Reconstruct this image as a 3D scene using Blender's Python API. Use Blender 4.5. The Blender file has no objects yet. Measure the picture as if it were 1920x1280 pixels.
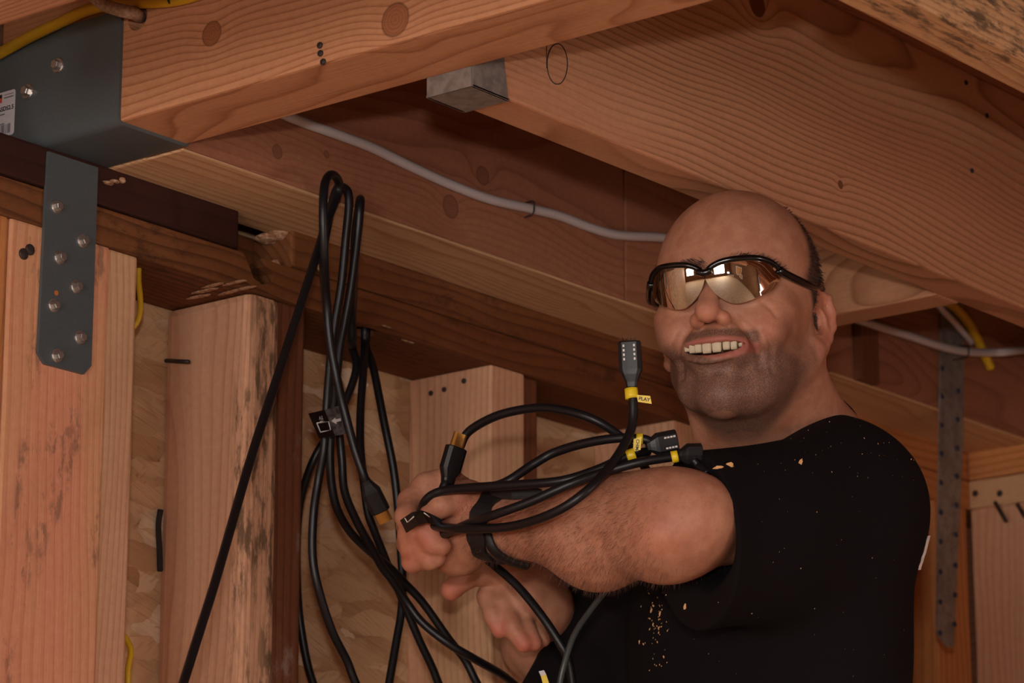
import bpy, bmesh, math, random
import numpy as np
from mathutils import Vector, Matrix
random.seed(7); np.random.seed(7)
scene = bpy.context.scene
COL = scene.collection

# ------------------------------------------------------------------ camera, light, exposure
FPX = 6076.0                                   # focal length in pixels of the 1920x1280 frame
PITCH, YAW = math.radians(14.67), math.radians(38.8)
CAM = np.array([0.0, 0.0, 1.6])
# world axes: X runs along the framed wall, Y points at it, Z up
FW = np.array([math.cos(YAW)*math.cos(PITCH), math.sin(YAW)*math.cos(PITCH), math.sin(PITCH)])
RT = np.array([math.sin(YAW), -math.cos(YAW), 0.0])
UP = np.cross(RT, FW)
cd = bpy.data.cameras.new('camera'); cam = bpy.data.objects.new('camera', cd); COL.objects.link(cam)
M = Matrix(((RT[0], UP[0], -FW[0]), (RT[1], UP[1], -FW[1]), (RT[2], UP[2], -FW[2])))
cam.matrix_world = Matrix.Translation(CAM) @ M.to_4x4()
cd.sensor_width = 23.5; cd.lens = FPX/1920*23.5; cd.clip_start = 0.05
cd.dof.use_dof = True; cd.dof.focus_distance = 3.0; cd.dof.aperture_fstop = 7.1
scene.camera = cam

world = bpy.data.worlds.new('world'); scene.world = world; world.use_nodes = True
bg = world.node_tree.nodes['Background']
bg.inputs[0].default_value = (0.80, 0.86, 1.0, 1); bg.inputs[1].default_value = 0.35

# the flash on top of the camera
fl = bpy.data.lights.new('camera_flash_offscreen', 'AREA'); fl.shape = 'RECTANGLE'; fl.size = 0.09; fl.size_y = 0.06
fl.energy = 21.5; fl.color = (1.0, 0.92, 0.88)
flo = bpy.data.objects.new('camera_flash_offscreen', fl); COL.objects.link(flo)
flo.location = CAM + UP*0.20 + RT*0.0 - FW*0.02
flo.rotation_euler = M.to_euler()

vs = scene.view_settings
vs.view_transform = 'Standard'; vs.look = 'None'; vs.gamma = 1; vs.exposure = -0.10; vs.use_curve_mapping = False

# ------------------------------------------------------------------ pixel -> place
def ray(x, y): return FW + RT*((x-960)/FPX) - UP*((y-640)/FPX)
def onX(x, y, v): d = ray(x, y); return CAM + d*(v/d[0])
def onY(x, y, v): d = ray(x, y); return CAM + d*(v/d[1])
def onZ(x, y, v): d = ray(x, y); return CAM + d*((v-CAM[2])/d[2])
def at(x, y, d): return CAM + ray(x, y)*d

# ------------------------------------------------------------------ helpers
def link(name, me, mat=None, parent=None, smooth=False):
    o = bpy.data.objects.new(name, me); COL.objects.link(o)
    if mat is not None: me.materials.append(mat)
    if parent is not None: o.parent = parent
    if smooth:
        me.polygons.foreach_set('use_smooth', [True]*len(me.polygons))
    return o
def empty(name, loc=(0, 0, 0), parent=None):
    o = bpy.data.objects.new(name, None); COL.objects.link(o); o.location = loc
    o.empty_display_size = 0.05
    if parent is not None: o.parent = parent
    return o
def tag(o, label, cat=None, group=None, kind=None):
    o['label'] = label
    if cat: o['category'] = cat
    if group: o['group'] = group
    if kind: o['kind'] = kind
    return o
def keep(o, parent):                      # parent, keeping the world place (parents are unrotated empties)
    o.parent = parent
    o.matrix_parent_inverse = parent_matrix(parent).inverted()
def parent_matrix(p):
    m = p.matrix_basis.copy(); q = p
    while q.parent is not None:
        m = q.parent.matrix_basis @ q.matrix_parent_inverse @ m if False else (q.parent.matrix_basis @ (q.matrix_parent_inverse @ m)); q = q.parent
    return m
def pydata(name, v, f, mat, parent=None, smooth=False):
    me = bpy.data.meshes.new(name); me.from_pydata([tuple(map(float, p)) for p in v], [], f); me.update()
    o = link(name, me, mat, None, smooth)
    if parent is not None: keep(o, parent)
    return o
ROT = {'X': Matrix(((1,0,0),(0,1,0),(0,0,1))), 'Y': Matrix(((0,-1,0),(1,0,0),(0,0,1))), 'Z': Matrix(((0,0,1),(0,1,0),(-1,0,0)))}
ROT['Z'] = Matrix(((0,0,-1),(0,1,0),(1,0,0)))
def board(name, lo, hi, axis, mat, parent=None, bev=0.003, rough=0.0):
    """A sawn board between two corners; its local x runs along the grain."""
    lo, hi = np.minimum(lo, hi), np.maximum(lo, hi)
    c = (lo+hi)/2; s = hi-lo
    d = {'X': (s[0], s[1], s[2]), 'Y': (s[1], s[0], s[2]), 'Z': (s[2], s[1], s[0])}[axis]
    bm = bmesh.new(); bmesh.ops.create_cube(bm, size=1)
    for v in bm.verts: v.co = Vector((v.co.x*d[0], v.co.y*d[1], v.co.z*d[2]))
    if bev: bmesh.ops.bevel(bm, geom=bm.edges[:], offset=bev, segments=2, affect='EDGES', profile=0.6)
    me = bpy.data.meshes.new(name); bm.to_mesh(me); bm.free()
    o = link(name, me, mat)
    o.matrix_world = Matrix.Translation(Vector(c)) @ ROT[axis].to_4x4()
    if parent is not None: keep(o, parent)
    return o
def tube_mesh(pts, r, seg=10, cap=True, flat=1.0):
    P = np.array(pts, float); n = len(P)
    rr = np.full(n, r) if np.isscalar(r) else np.array(r, float)
    T = np.gradient(P, axis=0); T /= np.linalg.norm(T, axis=1)[:, None]+1e-12
    N = np.zeros_like(P); a = np.array([0, 0, 1.0]) if abs(T[0][2]) < .9 else np.array([1.0, 0, 0])
    N[0] = np.cross(T[0], a); N[0] /= np.linalg.norm(N[0])
    for i in range(1, n):
        v = N[i-1]-T[i]*(N[i-1]@T[i]); N[i] = v/(np.linalg.norm(v)+1e-12)
    B = np.cross(T, N); th = np.linspace(0, 2*math.pi, seg, endpoint=False)
    V = (P[:, None, :]+rr[:, None, None]*(np.cos(th)[None, :, None]*N[:, None, :]+flat*np.sin(th)[None, :, None]*B[:, None, :])).reshape(-1, 3)
    F = []
    for i in range(n-1):
        for j in range(seg):
            k = (j+1) % seg
            F.append((i*seg+j, i*seg+k, (i+1)*seg+k, (i+1)*seg+j))
    if cap:
        F.append(tuple(range(seg-1, -1, -1))); F.append(tuple((n-1)*seg+j for j in range(seg)))
    return V, F
def spline(pts, n=12):
    """Catmull-Rom through the points (centripetal-like, with clamped ends)."""
    P = np.array(pts, float); Q = np.vstack([2*P[0]-P[1], P, 2*P[-1]-P[-2]]); out = []
    for i in range(1, len(Q)-2):
        p0, p1, p2, p3 = Q[i-1:i+3]
        for t in np.linspace(0, 1, n, endpoint=False):
            out.append(.5*((2*p1)+(-p0+p2)*t+(2*p0-5*p1+4*p2-p3)*t*t+(-p0+3*p1-3*p2+p3)*t**3))
    out.append(P[-1]); return np.array(out)
def tube(name, pts, r, mat, parent=None, seg=10, n=10, flat=1.0, smooth=True):
    V, F = tube_mesh(spline(pts, n) if n > 1 else pts, r, seg, True, flat)
    return pydata(name, V, F, mat, parent, smooth)

# ------------------------------------------------------------------ materials
def srgb(r, g, b):
    f = lambda c: (c/255)/12.92 if c/255 <= .04045 else ((c/255+.055)/1.055)**2.4
    return (f(r), f(g), f(b), 1)
class NT:
    def __init__(s, name):
        s.m = bpy.data.materials.new(name); s.m.use_nodes = True
        s.t = s.m.node_tree; s.b = s.t.nodes['Principled BSDF']
    def n(s, typ, ins=None, **kw):
        nd = s.t.nodes.new(typ)
        for k, v in kw.items(): setattr(nd, k, v)
        for k, v in (ins or {}).items(): s.set(nd.inputs[k], v)
        return nd
    def set(s, sock, v):
        if isinstance(v, bpy.types.NodeSocket): s.t.links.new(v, sock)
        elif isinstance(v, bpy.types.Node): s.t.links.new(v.outputs[0], sock)
        else: sock.default_value = v
    def math(s, op, a, b=0.0, c=None, clamp=False):
        nd = s.n('ShaderNodeMath', {0: a, 1: b}, operation=op, use_clamp=clamp)
        if c is not None: s.set(nd.inputs[2], c)
        return nd.outputs[0]
    def vmath(s, op, a, b=(0, 0, 0)):
        nd = s.n('ShaderNodeVectorMath', {0: a, 1: b}, operation=op)
        return nd.outputs['Value'] if op in ('LENGTH', 'DISTANCE', 'DOT_PRODUCT') else nd.outputs[0]
    def mix(s, f, a, b, typ='MIX'):
        nd = s.n('ShaderNodeMix', data_type='RGBA', blend_type=typ)
        s.set(nd.inputs[0], f); s.set(nd.inputs[6], a); s.set(nd.inputs[7], b); return nd.outputs[2]
    def ramp(s, f, stops):
        nd = s.n('ShaderNodeValToRGB', {0: f}); el = nd.color_ramp.elements
        while len(el) < len(stops): el.new(.5)
        for e, (p, c) in zip(el, stops):
            e.position = p; e.color = c if len(c) == 4 else (*c, 1)
        return nd.outputs[0]
    def noise(s, v, scale, detail=2, rough=.5, dist=0.0):
        nd = s.n('ShaderNodeTexNoise', {'Vector': v, 'Scale': scale, 'Detail': detail, 'Roughness': rough, 'Distortion': dist})
        return nd.outputs[0]
    def scale(s, v, sc, off=(0, 0, 0)):
        nd = s.n('ShaderNodeMapping', {0: v}); nd.inputs['Scale'].default_value = sc; nd.inputs['Location'].default_value = off
        return nd.outputs[0]
    def step(s, v, a, b):
        return s.n('ShaderNodeMapRange', {0: v, 1: a, 2: b, 3: 0.0, 4: 1.0}, interpolation_type='SMOOTHSTEP').outputs[0]
    def bump(s, h, strength, dist):
        s.set(s.b.inputs['Normal'], s.n('ShaderNodeBump', {'Height': h, 'Strength': strength, 'Distance': dist}))
def plain(name, col, rough=.5, metal=0.0, spec=.5, noise=None):
    m = NT(name); m.b.inputs['Roughness'].default_value = rough; m.b.inputs['Metallic'].default_value = metal
    m.b.inputs['Specular IOR Level'].default_value = spec
    if noise:
        co = m.n('ShaderNodeTexCoord').outputs['Object']
        f = m.noise(co, noise[0], 4, .6)
        c = m.mix(m.step(f, .35, .65), col, noise[1]); m.set(m.b.inputs['Base Color'], c)
        m.bump(f, noise[2] if len(noise) > 2 else .1, .001)
    else: m.b.inputs['Base Color'].default_value = col
    return m.m
def wood(name, light, dark, freq=95, pith=(.10, -.16), knots=(), stain=None, warp=.012, contrast=1.0, seed=0.0, tint=None, kcol=None):
    """Softwood: growth rings about a pith line, fibres along local x, optional knots and grey stains."""
    m = NT(name); co = m.n('ShaderNodeTexCoord').outputs['Object']
    rnd = m.n('ShaderNodeObjectInfo').outputs['Random']
    off = m.n('ShaderNodeCombineXYZ', {0: m.math('MULTIPLY', rnd, 37.0), 1: 0.0, 2: 0.0}).outputs[0]
    v0 = m.vmath('ADD', co, off)
    w = m.n('ShaderNodeTexNoise', {'Vector': m.scale(v0, (1.6, 5, 5), (seed, 0, 0)), 'Scale': 1.0, 'Detail': 2.0, 'Roughness': .45}).outputs[1]
    w = m.vmath('SUBTRACT', w, (.5, .5, .5))
    wv = m.n('ShaderNodeVectorMath', {0: w}, operation='SCALE'); wv.inputs[3].default_value = warp*6
    w2 = m.n('ShaderNodeTexNoise', {'Vector': m.scale(v0, (7, 26, 26)), 'Scale': 1.0, 'Detail': 2.0}).outputs[1]
    w2 = m.vmath('SUBTRACT', w2, (.5, .5, .5))
    wv2 = m.n('ShaderNodeVectorMath', {0: w2}, operation='SCALE'); wv2.inputs[3].default_value = warp*.20
    p = m.vmath('ADD', m.vmath('ADD', co, wv), wv2)
    kd = None
    for (kx, ky, kz, kr) in knots:
        d = m.vmath('LENGTH', m.vmath('SUBTRACT', co, (kx, ky, kz)))
        q = m.math('DIVIDE', d, kr)
        bend = m.math('MULTIPLY', m.math('EXPONENT', m.math('MULTIPLY', m.math('POWER', m.math('DIVIDE', d, kr*2.2), 2), -1)), kr*.9)
        pv = m.n('ShaderNodeCombineXYZ', {0: 0.0, 1: bend, 2: bend}).outputs[0]
        p = m.vmath('ADD', p, pv)
        kd = q if kd is None else m.math('MINIMUM', kd, q)
    s = m.n('ShaderNodeSeparateXYZ', {0: p})
    r = m.math('SQRT', m.math('ADD', m.math('POWER', m.math('SUBTRACT', s.outputs[1], pith[0]), 2), m.math('POWER', m.math('SUBTRACT', s.outputs[2], pith[1]), 2)))
    fr = m.math('FRACT', m.math('MULTIPLY', r, freq))
    ring = m.ramp(fr, [(0, (.0,)*3), (.50, (.10,)*3), (.78, (.60,)*3), (.90, (1,)*3), (1, (.05,)*3)])
    fib = m.noise(m.scale(v0, (14, 420, 420)), 1.0, 3, .6)
    big = m.noise(m.scale(v0, (1.5, 9, 9), (3.1, 0, 0)), 1.0, 2)
    mid = [a*.45+b*.55 for a, b in zip(light[:3], dark[:3])]
    vis = m.math('MULTIPLY', m.math('MULTIPLY', ring, .78*contrast), m.step(m.noise(m.scale(v0, (2.2, 12, 12), (9, 0, 0)), 1.0, 2), .12, .55))
    c = m.mix(vis, light, dark)
    c = m.mix(m.math('MULTIPLY', m.step(fib, .42, .75), .30), c, (*mid, 1))
    if tint: c = m.mix(m.math('MULTIPLY', m.step(big, .40, .66), .85), c, m.mix(m.math('MULTIPLY', vis, .9), tint, dark))
    c = m.mix(.16, c, m.ramp(m.noise(v0, 130, 4, .7), [(.3, (.25, .2, .17)), (.7, (1, .95, .9))]), 'SOFT_LIGHT')
    if stain:
        scol, amount, zone = stain
        sn = m.noise(m.scale(v0, (26, 60, 60)), 1.0, 5, .7) if not zone else m.math('ADD', m.noise(m.scale(v0, (22, 90, 90)), 1.0, 5, .7), .05)
        sm = m.math('MULTIPLY', m.step(sn, .50, .66), m.step(m.noise(m.scale(v0, (4, 16, 16), (5, 2, 1)), 1.0, 3), .36 if zone else .50, .50 if zone else .60))
        if zone:
            sp = m.n('ShaderNodeSeparateXYZ', {0: co}).outputs[zone[0]]
            sm = m.math('MULTIPLY', sm, m.math('MULTIPLY', m.step(sp, zone[1]-.006, zone[1]+.006), m.math('SUBTRACT', 1.0, m.step(sp, zone[2]-.006, zone[2]+.006))))
        c = m.mix(m.math('MULTIPLY', sm, amount), c, scol)
    if kd is not None:
        kc = kcol or tuple(x*.55 for x in dark[:3])+(1,)
        kk = m.mix(m.math('MULTIPLY', m.math('FRACT', m.math('MULTIPLY', kd, 4.0)), .55), dark, kc)
        c = m.mix(m.math('SUBTRACT', 1.0, m.step(kd, .93, 1.02)), c, kk)
        edge = m.math('MULTIPLY', m.step(kd, .90, .98), m.math('SUBTRACT', 1.0, m.step(kd, 1.0, 1.12)))
        c = m.mix(m.math('MULTIPLY', edge, .6), c, tuple(x*.25 for x in dark[:3])+(1,))
    m.set(m.b.inputs['Base Color'], c)
    m.b.inputs['Roughness'].default_value = .72; m.b.inputs['Specular IOR Level'].default_value = .22
    m.bump(m.math('ADD', m.math('MULTIPLY', fib, .7), m.math('MULTIPLY', ring, -.25)), .35, .0012)
    return m.m
def osb(name):
    m = NT(name); co = m.n('ShaderNodeTexCoord').outputs['Object']
    col = None; hgt = None
    for i, (ang, sx, sy, th) in enumerate([(.3, 11, 34, .0), (1.25, 12, 40, .40), (-.75, 10, 32, .52), (2.2, 14, 44, .62)]):
        nd = m.n('ShaderNodeMapping', {0: co}); nd.inputs['Rotation'].default_value = (0, ang, 0); nd.inputs['Scale'].default_value = (sx, 1, sy)
        nd.inputs['Location'].default_value = (i*3.7, 0, i*1.9)
        wob = m.n('ShaderNodeTexNoise', {'Vector': co, 'Scale': 18.0+5*i, 'Detail': 2.0}).outputs[1]
        v = m.vmath('ADD', nd.outputs[0], m.vmath('MULTIPLY', m.vmath('SUBTRACT', wob, (.5, .5, .5)), (.7, 0, .7)))
        vo = m.n('ShaderNodeTexVoronoi', {'Vector': v, 'Scale': 1.0, 'Randomness': 1.0})
        ce = vo.outputs['Color']; sep = m.n('ShaderNodeSeparateColor', {0: ce})
        fib = m.noise(m.scale(nd.outputs[0], (1.2, 1, 14)), 1.0, 3, .6)
        cc = m.ramp(sep.outputs[0], [(0, srgb(176, 132, 94)), (.25, srgb(206, 166, 126)), (.6, srgb(214, 178, 140)), (.85, srgb(190, 146, 106)), (1, srgb(236, 212, 182))])
        cc = m.mix(m.math('MULTIPLY', m.step(fib, .5, .75), .45), cc, srgb(140, 90, 52))
        e = m.step(vo.outputs['Distance'], .52, .78)
        cc = m.mix(m.math('MULTIPLY', e, .22), cc, srgb(118, 72, 40))
        h = m.math('ADD', m.math('MULTIPLY', sep.outputs[2], .8), m.math('MULTIPLY', fib, .3))
        if col is None: col, hgt = cc, h
        else:
            f = m.step(sep.outputs[1], th, th+.03); col = m.mix(f, col, cc)
            hgt = m.n('ShaderNodeMix', {0: f, 2: hgt, 3: h}).outputs[0]
    big = m.noise(co, 55, 4, .7)
    col = m.mix(m.math('MULTIPLY', m.step(big, .62, .74), .5), col, srgb(120, 74, 42))
    m.set(m.b.inputs['Base Color'], col); m.b.inputs['Roughness'].default_value = .7; m.b.inputs['Specular IOR Level'].default_value = .25
    m.bump(hgt, .9, .004)
    return m.m

W_JOIST = wood('joist_wood', srgb(196, 142, 106), srgb(140, 86, 56), 140, (.12, -.10), warp=.02)
W_PALE = wood('pale_wood', srgb(208, 164, 124), srgb(168, 116, 76), 230, (.05, -.22), warp=.008)
W_STUD = wood('stud_wood', srgb(206, 154, 122), srgb(172, 112, 82), 170, (.16, .22), warp=.010, tint=srgb(206, 164, 124), contrast=.8)
W_PINK = wood('pink_stud_wood', srgb(220, 150, 118), srgb(190, 112, 82), 150, (.20, .20), warp=.008, tint=srgb(210, 160, 116), contrast=.8, stain=(srgb(84, 70, 58), .55, None))
W_WANE = wood('stained_stud_wood', srgb(204, 154, 122), srgb(168, 112, 80), 190, (.14, .25), warp=.010, contrast=.8, stain=(srgb(92, 72, 52), .85, (1, -.08, -.040)))
W_RIM = wood('rim_wood', srgb(158, 102, 76), srgb(114, 70, 48), 110, (.16, -.14), warp=.025, contrast=.8)
W_OLD = wood('old_brown_wood', srgb(120, 74, 42), srgb(70, 38, 20), 120, (.1, -.12), warp=.012, tint=srgb(104, 56, 26), stain=(srgb(48, 30, 18), .6, None))
W_OLDS = wood('old_stud_wood', srgb(112, 66, 42), srgb(72, 38, 22), 120, (.2, .25), warp=.006, contrast=.7, stain=(srgb(190, 170, 160), .25, None))
W_MAROON = wood('dark_stained_wood', srgb(58, 28, 22), srgb(36, 18, 14), 70, (.1, -.12), contrast=.6)
W_DIRTY = wood('dirty_joist_wood', srgb(208, 158, 114), srgb(166, 112, 72), 200, (.05, -.2), warp=.008, stain=(srgb(60, 50, 40), .8, (1, -.05, .012)))
W_ORANGE = wood('orange_wood', srgb(196, 130, 78), srgb(150, 86, 42), 100, (.1, .2), warp=.008)
M_OSB = osb('osb_sheathing')
M_GALV = plain('grey_powder_coated_steel', srgb(82, 87, 88), .42, .0, .5, (900, srgb(73, 79, 81), .12))
M_ZINC = plain('zinc_screw', srgb(196, 190, 184), .32, .9)
M_GALV2 = plain('galvanised_steel', srgb(150, 140, 132), .42, .35, .5, (90, srgb(124, 114, 108), .05))
M_DARKMETAL = plain('dark_nail_steel', srgb(70, 60, 56), .5, .6)
M_NEARBLACK = plain('near_black_matte', srgb(40, 34, 34), .9)
M_BLUED = plain('blued_nail_steel', srgb(64, 64, 88), .45, .5)

def cut(o, shapes):
    """real holes and notches: subtract closed meshes (verts, faces) from a board"""
    tmp = []
    for V, F in shapes:
        c = pydata('cutter', V, F, None); bm = bmesh.new(); bm.from_mesh(c.data); bmesh.ops.recalc_face_normals(bm, faces=bm.faces); bm.to_mesh(c.data); bm.free()
        md = o.modifiers.new('cut', 'BOOLEAN'); md.operation = 'DIFFERENCE'; md.solver = 'EXACT'; md.object = c; tmp.append(c)
    bpy.context.view_layer.update()
    me = bpy.data.meshes.new_from_object(o.evaluated_get(bpy.context.evaluated_depsgraph_get()))
    o.modifiers.clear(); o.data = me
    for c in tmp: bpy.data.objects.remove(c)
def prism(P, d):
    P = np.array(P, float); k = len(P); return list(P)+list(P+np.array(d, float)), [tuple(range(k)), tuple(range(2*k-1, k-1, -1))]+[(i, (i+1) % k, (i+1) % k+k, i+k) for i in range(k)]

# ------------------------------------------------------------------ levels, metres above the floor
YW = 2.173                                   # room face of the framed wall
ZP0, ZP1, ZP2 = 1.6+.875, 1.6+.914, 1.6+.954  # plate undersides and top
ZJ = 1.6+.942                                # underside of the joists
ZTOP = ZP2+.235
YS = YW+.119                                 # room face of the sheathing
XC = 3.672                                   # corner with the right-hand wall

# ------------------------------------------------------------------ floor, far walls of the room (seen only in the sunglasses)
def slab(name, lo, hi, mat, parent=None):
    return board(name, np.array(lo, float), np.array(hi, float), 'X', mat, parent, bev=0)
M_FLOOR = plain('pale_plywood_floor', srgb(214, 194, 166), .6, 0, .3, (6, srgb(196, 172, 140), .05))
M_WALLB = plain('brown_plywood_wall', srgb(120, 84, 54), .7, 0, .3, (5, srgb(98, 66, 42), .05))
M_WIN = NT('daylight_window'); M_WIN.b.inputs['Base Color'].default_value = (.8, .9, 1, 1)
M_WIN.b.inputs['Emission Color'].default_value = (1, .95, .90, 1); M_WIN.b.inputs['Emission Strength'].default_value = 19.0; M_WIN = M_WIN.m
M_WHITE = plain('white_paint', srgb(225, 225, 222), .5)
o = slab('floor', (-5.2, -4.4, -.05), (XC+.2, YS+.02, 0), M_FLOOR); tag(o, 'pale plywood floor of the room under construction', kind='structure')
wl = slab('wall_far', (-5.3, -4.4, 0), (-5.2, YS, ZTOP), M_WALLB); tag(wl, 'brown plywood wall at the far end of the room', kind='structure')
wn = slab('wall_near', (-5.2, -4.5, 0), (XC, -4.4, ZTOP), M_WALLB); tag(wn, 'brown plywood wall opposite the framed wall', kind='structure')
M_BOARD = plain('tan_board', srgb(196, 152, 104), .7, 0, .3, (7, srgb(176, 130, 86), .05))
def window(name, lo, hi, ax, lit=True):
    w = empty(name, ((lo[0]+hi[0])/2, (lo[1]+hi[1])/2, lo[2])); tag(w, 'bright daylight window behind the camera' if lit else 'white framed opening filled with tan board', kind='structure')
    lo = np.array(lo, float); hi = np.array(hi, float)
    slab('pane' if lit else 'panel', lo, hi, M_WIN if lit else M_BOARD, w)
    t = .07
    for a, b in (((0, 0), (1, .0)), ((0, 1), (1, 1)), ((0, 0), (0, 1)), ((1, 0), (1, 1)))+((((.5, 0), (.5, 1)),) if lit else ()):
        l2, h2 = lo.copy(), hi.copy()
        u = 1-ax
        l2[u] = lo[u]+(hi[u]-lo[u])*a[0]-t/2; h2[u] = lo[u]+(hi[u]-lo[u])*b[0]+t/2
        l2[2] = lo[2]+(hi[2]-lo[2])*a[1]-t/2; h2[2] = lo[2]+(hi[2]-lo[2])*b[1]+t/2
        h2[ax] += .03; l2[ax] -= .03 if lo[0] > 0 else .005
        slab('window_frame', l2, h2, M_WHITE, w)
window('window_1_offscreen', (-5.2, -2.6, .5), (-5.17, -.9, 2.2), 0)
window('window_2_offscreen', (-5.2, .9, .9), (-5.17, 1.9, 2.1), 0)
window('window_3_offscreen', (XC-.03, -3.4, .9), (XC, -2.0, 2.05), 0)
window('window_4', (-2.6, -4.4, .8), (-.6, -4.37, 2.1), 1, False)

# ------------------------------------------------------------------ framed wall: plates, studs, sheathing
wall = empty('wall_back', (2.6, YW, 0)); tag(wall, 'open framed timber wall with studs, double top plate and strand board sheathing', kind='structure')
def part(o, label=None):
    if label: o['label'] = label
    return o
XL = 1.30
board('sheathing', np.array([-5.2, YS, .0]), np.array([XC+.14, YS+.011, ZTOP]), 'X', M_OSB, wall, bev=0)
# lower plate in two tones, upper plate: dark stained end, a broken gap, then old brown board
tp_lo = board('top_plate', np.array([XL, YW, ZP0]), np.array([3.08, YS-.001, ZP1-.001]), 'X', W_OLD, wall, bev=.0025)
board('top_plate', np.array([3.082, YW, ZP0]), np.array([XC+.11, YS-.001, ZP1-.001]), 'X', W_ORANGE, wall, bev=.0025)
xg0, xg1 = 2.262, 2.345
part(board('top_plate', np.array([XL, YW-.002, ZP1]), np.array([xg0, YS-.001, ZP2]), 'X', W_MAROON, wall, bev=.003), 'dark stained end of the upper plate')
board('top_plate', np.array([3.102, YW+.001, ZP1]), np.array([XC+.11, YS-.001, ZP2]), 'X', W_ORANGE, wall, bev=.0035)
board('top_plate', np.array([xg1, YW+.001, ZP1]), np.array([3.10, YS-.001, ZP2]), 'X', W_OLD, wall, bev=.0035)
board('filler_block', np.array([xg0, YW+.055, ZP1]), np.array([xg1, YS, ZP2]), 'X', W_OLD, wall, bev=.002)
board('bottom_plate', np.array([XL, YW, 0]), np.array([XC, YS, .04]), 'X', W_PALE, wall)
def stud(x0, x1, mat, y0=YW, name='stud', y1=YS, bev=.003, top=ZP0):
    return board(name, np.array([x0, y0, .04]), np.array([x1, y1, top]), 'Z', mat, wall, bev)
stud(1.90, 1.956, W_ORANGE)
post = stud(1.958, 2.086, W_PINK, YW-.001, 'post')
st1 = stud(2.087, 2.126, W_STUD, YW+.002)
st2 = stud(2.283, 2.328, W_WANE, YW, bev=.009)
stud(2.330, 2.371, W_OLDS, YW+.006)
st3 = stud(2.667, 2.725, W_STUD, YW)
stud(2.727, 2.758, W_OLDS, YW+.008)
stud(3.006, 3.050, W_STUD, YW)
stud(3.052, 3.086, W_OLDS, YW+.008)
stud(3.40, 3.445, W_STUD, YW)
stud(3.585, 3.665, W_ORANGE, YW)
# torn wood and a bolt in the broken gap of the upper plate
M_TORN = plain('torn_pale_wood', srgb(196, 160, 130), .85, 0, .2, (220, srgb(150, 104, 74), .6))
def splinter(c, size, seed, parent, name='torn_wood', mat=None):
    rs = np.random.RandomState(seed); bm = bmesh.new(); bmesh.ops.create_icosphere(bm, subdivisions=3, radius=1)
    for v in bm.verts:
        q = np.array(v.co); n = sum(math.sin(q@rs.randn(3)*k*3+rs.rand()*6)/k for k in (1, 2, 3, 5))*.16
        rs = np.random.RandomState(seed)
        v.co = Vector(np.array(c)+q*(1+n)*np.array(size))
    me = bpy.data.meshes.new(name); bm.to_mesh(me); bm.free()
    o = link(name, me, mat or M_TORN); keep(o, parent); return o
p = onY(535, 440, YW+.02); splinter(p, (.020, .012, .008), 3, wall)
p = onY(565, 436, YW+.02); splinter(p, (.008, .010, .007), 4, wall)
p = onY(500, 447, YW+.03); splinter(p, (.012, .010, .006), 9, wall)
p = onY(556, 487, YW+.02); splinter(p, (.008, .01, .005), 5, wall)
p = onY(512, 500, YW+.012); splinter(p, (.005, .01, .007), 8, wall)
for q, sz in (((203, 343), (.006, .004, .0016)), ((215, 340), (.005, .004, .0012)), ((229, 338), (.003, .004, .0026))): splinter(onY(*q, YW-.003), sz, q[0], wall)
p = onY(597, 503, YW+.004); splinter(p, (.005, .007, .004), 6, wall)
for q in ((400, 535), (440, 530), (385, 545), (460, 540), (372, 556), (430, 548)):                      # scuffed fibres under the lower plate
    p = onZ(*q, ZP0-.001); splinter(p, (.004, .016, .0007), q[0], wall, 'torn_wood')
for q in ((650, 605), (725, 612), (765, 640)):
    p = onZ(*q, ZP0-.0005); splinter(p, (.009, .002, .0006), q[0], wall, 'torn_wood')
p0 = onY(536, 462, YW+.012); p1 = onY(541, 497, YW+.012)
tube('bolt', [p0, p1], .0022, M_GALV2, wall, 8, 1)
# gouge broken out of the lower plate, hole where the cables drop through, hole for the thin yellow cable
def patch(name, px, fn, mat, parent, off):
    V = [fn(x, y)+np.array(off) for x, y in px]; return pydata(name, V, [tuple(range(len(V)))], mat, parent)
gouge = prism([onY(x, y, YW-.01) for x, y in ((462, 464), (500, 474), (510, 498), (524, 512), (520, 528), (502, 532), (486, 520), (476, 492))], (.02, .085, .012))
c = onZ(683, 620, ZP0); ang = np.linspace(0, 2*math.pi, 28, endpoint=False)
HC = c+np.array([0, .006, 0])
HB = onY(260, 505, YW+.032)
hole = prism([HC+np.array([math.cos(a)*.022, math.sin(a)*.018, -.01]) for a in ang], (0, 0, .06))
hole2 = prism([np.array([HB[0]+math.cos(a)*.006, HB[1]+math.sin(a)*.006, ZP0-.01]) for a in ang[::2]], (0, 0, .06))
cut(tp_lo, [gouge, hole, hole2])

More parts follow.
